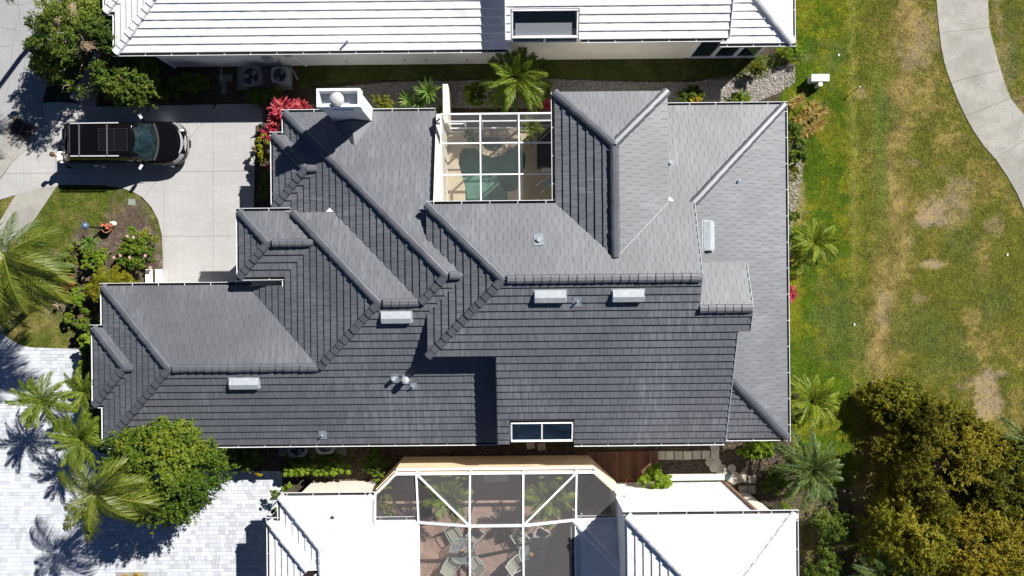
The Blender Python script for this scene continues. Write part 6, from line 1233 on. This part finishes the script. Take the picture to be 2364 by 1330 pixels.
# palms
palm('palm_tree', 'feathery green palm above the pool court', 1190, 188, 2.1, date, 56, 1.08, 1, (-16, 78), .12)
palm('palm_tree', 'pale young palm halfway down the right side of the dark roof', 1880, 562, 1.5, lime_, 22, .82, 2, (-6, 60), .08); palm('palm_tree', 'small palm just below the pale young palm at the right eave', 1848, 600, 1.0, lime_, 9, .6, 9, (0, 50), .07)
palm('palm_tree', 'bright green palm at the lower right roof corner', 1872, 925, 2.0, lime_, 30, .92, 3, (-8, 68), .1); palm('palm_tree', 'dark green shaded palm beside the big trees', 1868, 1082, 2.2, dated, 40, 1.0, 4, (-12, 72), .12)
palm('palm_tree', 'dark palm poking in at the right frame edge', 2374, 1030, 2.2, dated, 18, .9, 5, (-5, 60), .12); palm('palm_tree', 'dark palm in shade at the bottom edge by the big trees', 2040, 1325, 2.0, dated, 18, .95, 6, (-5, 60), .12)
palm('palm_tree', 'thin leaved palm standing on the paver drive at the far left', 100, 925, 3.0, date, 24, .95, 7, (-14, 60), .07, base=(142, 905))
palm('palm_tree', 'upper palm beside the lower left garage wall', 196, 905, 2.4, date, 20, .75, 8, (-5, 55), .08); palm('palm_tree', 'bushy palm at the lower left corner of the dark house', 192, 1012, 2.6, date, 32, .95, 10, (-10, 60), .1)
palm('palm_tree', 'big queen palm with drooping fronds over the paver drive', 222, 1140, 5.6, queen, 9, 1, 11, (0, 40), .15, base=(312, 1112), bark=TRUNK_PALE,
     azs=[(30, 22, .82), (-6, 8, 1.0), (-100, 28, .6), (-52, 12, .62), (-88, 10, .8), (-128, 8, .85), (152, 12, .72), (108, 25, .75), (55, 40, .9), (-25, 30, .8), (-160, 20, .55)])
palm('coconut_palm', 'tall leaning coconut palm with long fronds at the left edge', 10, 588, 6.6, coco, 10, 1, 12, (0, 40), .15, base=(95, 690), bark=TRUNK,
     azs=[(-6, 12, .9), (-38, 6, .98), (22, 14, .78), (62, 14, .55), (-22, 4, .95), (-54, 2, .9), (8, 6, .7), (38, 5, .6), (-80, -4, .8), (-68, 8, .85), (-105, 5, .9), (178, 10, .9), (130, 10, .9), (-14, 30, .8), (-150, 10, .9), (95, 20, .7)])
palm('coconut_palm', 'second lower palm crown cut by the left edge above the paver drive', -22, 672, 4.6, coco, 12, .72, 22, (-8, 45), .13)
palm('palm_tree', 'small olive palm tangled under the coconut fronds by the croton', 120, 612, 1.4, dated, 16, .6, 23, (-5, 55), .07)
palm('patio_palm', 'broad leaved palm under the left diagonal bar of the patio screen', 1035, 1146, 2.0, areca, 15, .85, 13, (5, 65), .09); palm('patio_palm', 'broad leaved palm under the right diagonal bar of the patio screen', 1262, 1146, 2.0, areca, 16, .88, 14, (5, 65), .09)
palm('court_palm', 'small fan of palm leaves in the shaded corner of the pool court', 1225, 300, 1.5, date, 14, .5, 15, (5, 65), .05)
B('pale leaved bush in the left corner of the patio screen', 896, 1150, 1.6, .55, 'olive', 900, .1, 9, 95, 1.3); B('small fern like plant below the pale leaved patio bush', 898, 1185, .8, .4, 'green', 900, .06, 6, 96); B('small green plant right of the left patio palm', 1072, 1118, 1.3, .35, 'green', 500, .07, 6, 97)
B('small shaded shrub under the right end of the patio screen', 1362, 1110, 1.0, .4, 'deep', 400, .06, 5, 98); B('tiny shaded plant near the right diagonal wall', 1400, 1150, .8, .3, 'deep', 300, .06, 4, 99); B('dark potted shrub by the spa in the pool court', 1085, 315, 1.0, .35, 'deep', 800, .06, 6, 100)
x, y = at2(983, 1180, .5); t = thing('plant_pot', 'dark round plant pot beside the left patio palm', 'plant pot', (x, y, .03)); MB().lathe(0, 0, [(.2, 0), (.3, .5), (.32, .55), (.25, .55), (.24, .48), (.01, .48)], 18).build('pot', mat('blue_black_glaze', (.015, .02, .035), .3, .5), t)
x, y = at2(873, 1190, .5); t = thing('plant_pot', 'tan square planter at the left patio wall', 'plant pot', (x, y, .03)); MB().prism([(-.2, -.3), (.2, -.3), (.25, .3), (-.2, .3)], 0, .55).build('pot', STUCCO_W, t)
# long dead fronds caught in the street tree
st_ = [o for o in COL.objects if o.name == 'street_tree'][0]; mb = MB(); rs = random.Random(9)
for cx_, cy_, dx, dy, n in [(140, 45, -.5, -1.1, 26), (175, 12, -.15, -.8, 20), (195, 108, .8, -.1, 30)]:
    c = Vector((*at2(cx_, cy_, 4.6), 4.75)) - st_.location
    for k in range(n):
        a = Vector((dx + rs.uniform(-.5, .5), dy + rs.uniform(-.5, .5), rs.uniform(-.25, .1))) * rs.uniform(.3, .6); s = Vector((rs.uniform(-.1, .1), rs.uniform(-.1, .1), rs.uniform(-.05, .05))); mb.tube([tuple(c + s), tuple(c + s + a * .5 + Vector((rs.uniform(-.08, .08), rs.uniform(-.08, .08), .05))), tuple(c + s + a)], [.014, .012, .005], 4, t=rs.random())
mb.build('dead_branch', LEAF['dry'], st_, kind='stuff')
# palm standing off to the upper left casts the long trunk shadow across the street
palm('palm_tree', 'tall palm just outside the top left corner whose trunk shadow crosses the street', -2, -125, 7.5, coco, 12, .8, 31, (-5, 60), .12, base=(172, -10), bark=TRUNK_PALE)
bpy.context.view_layer.update()
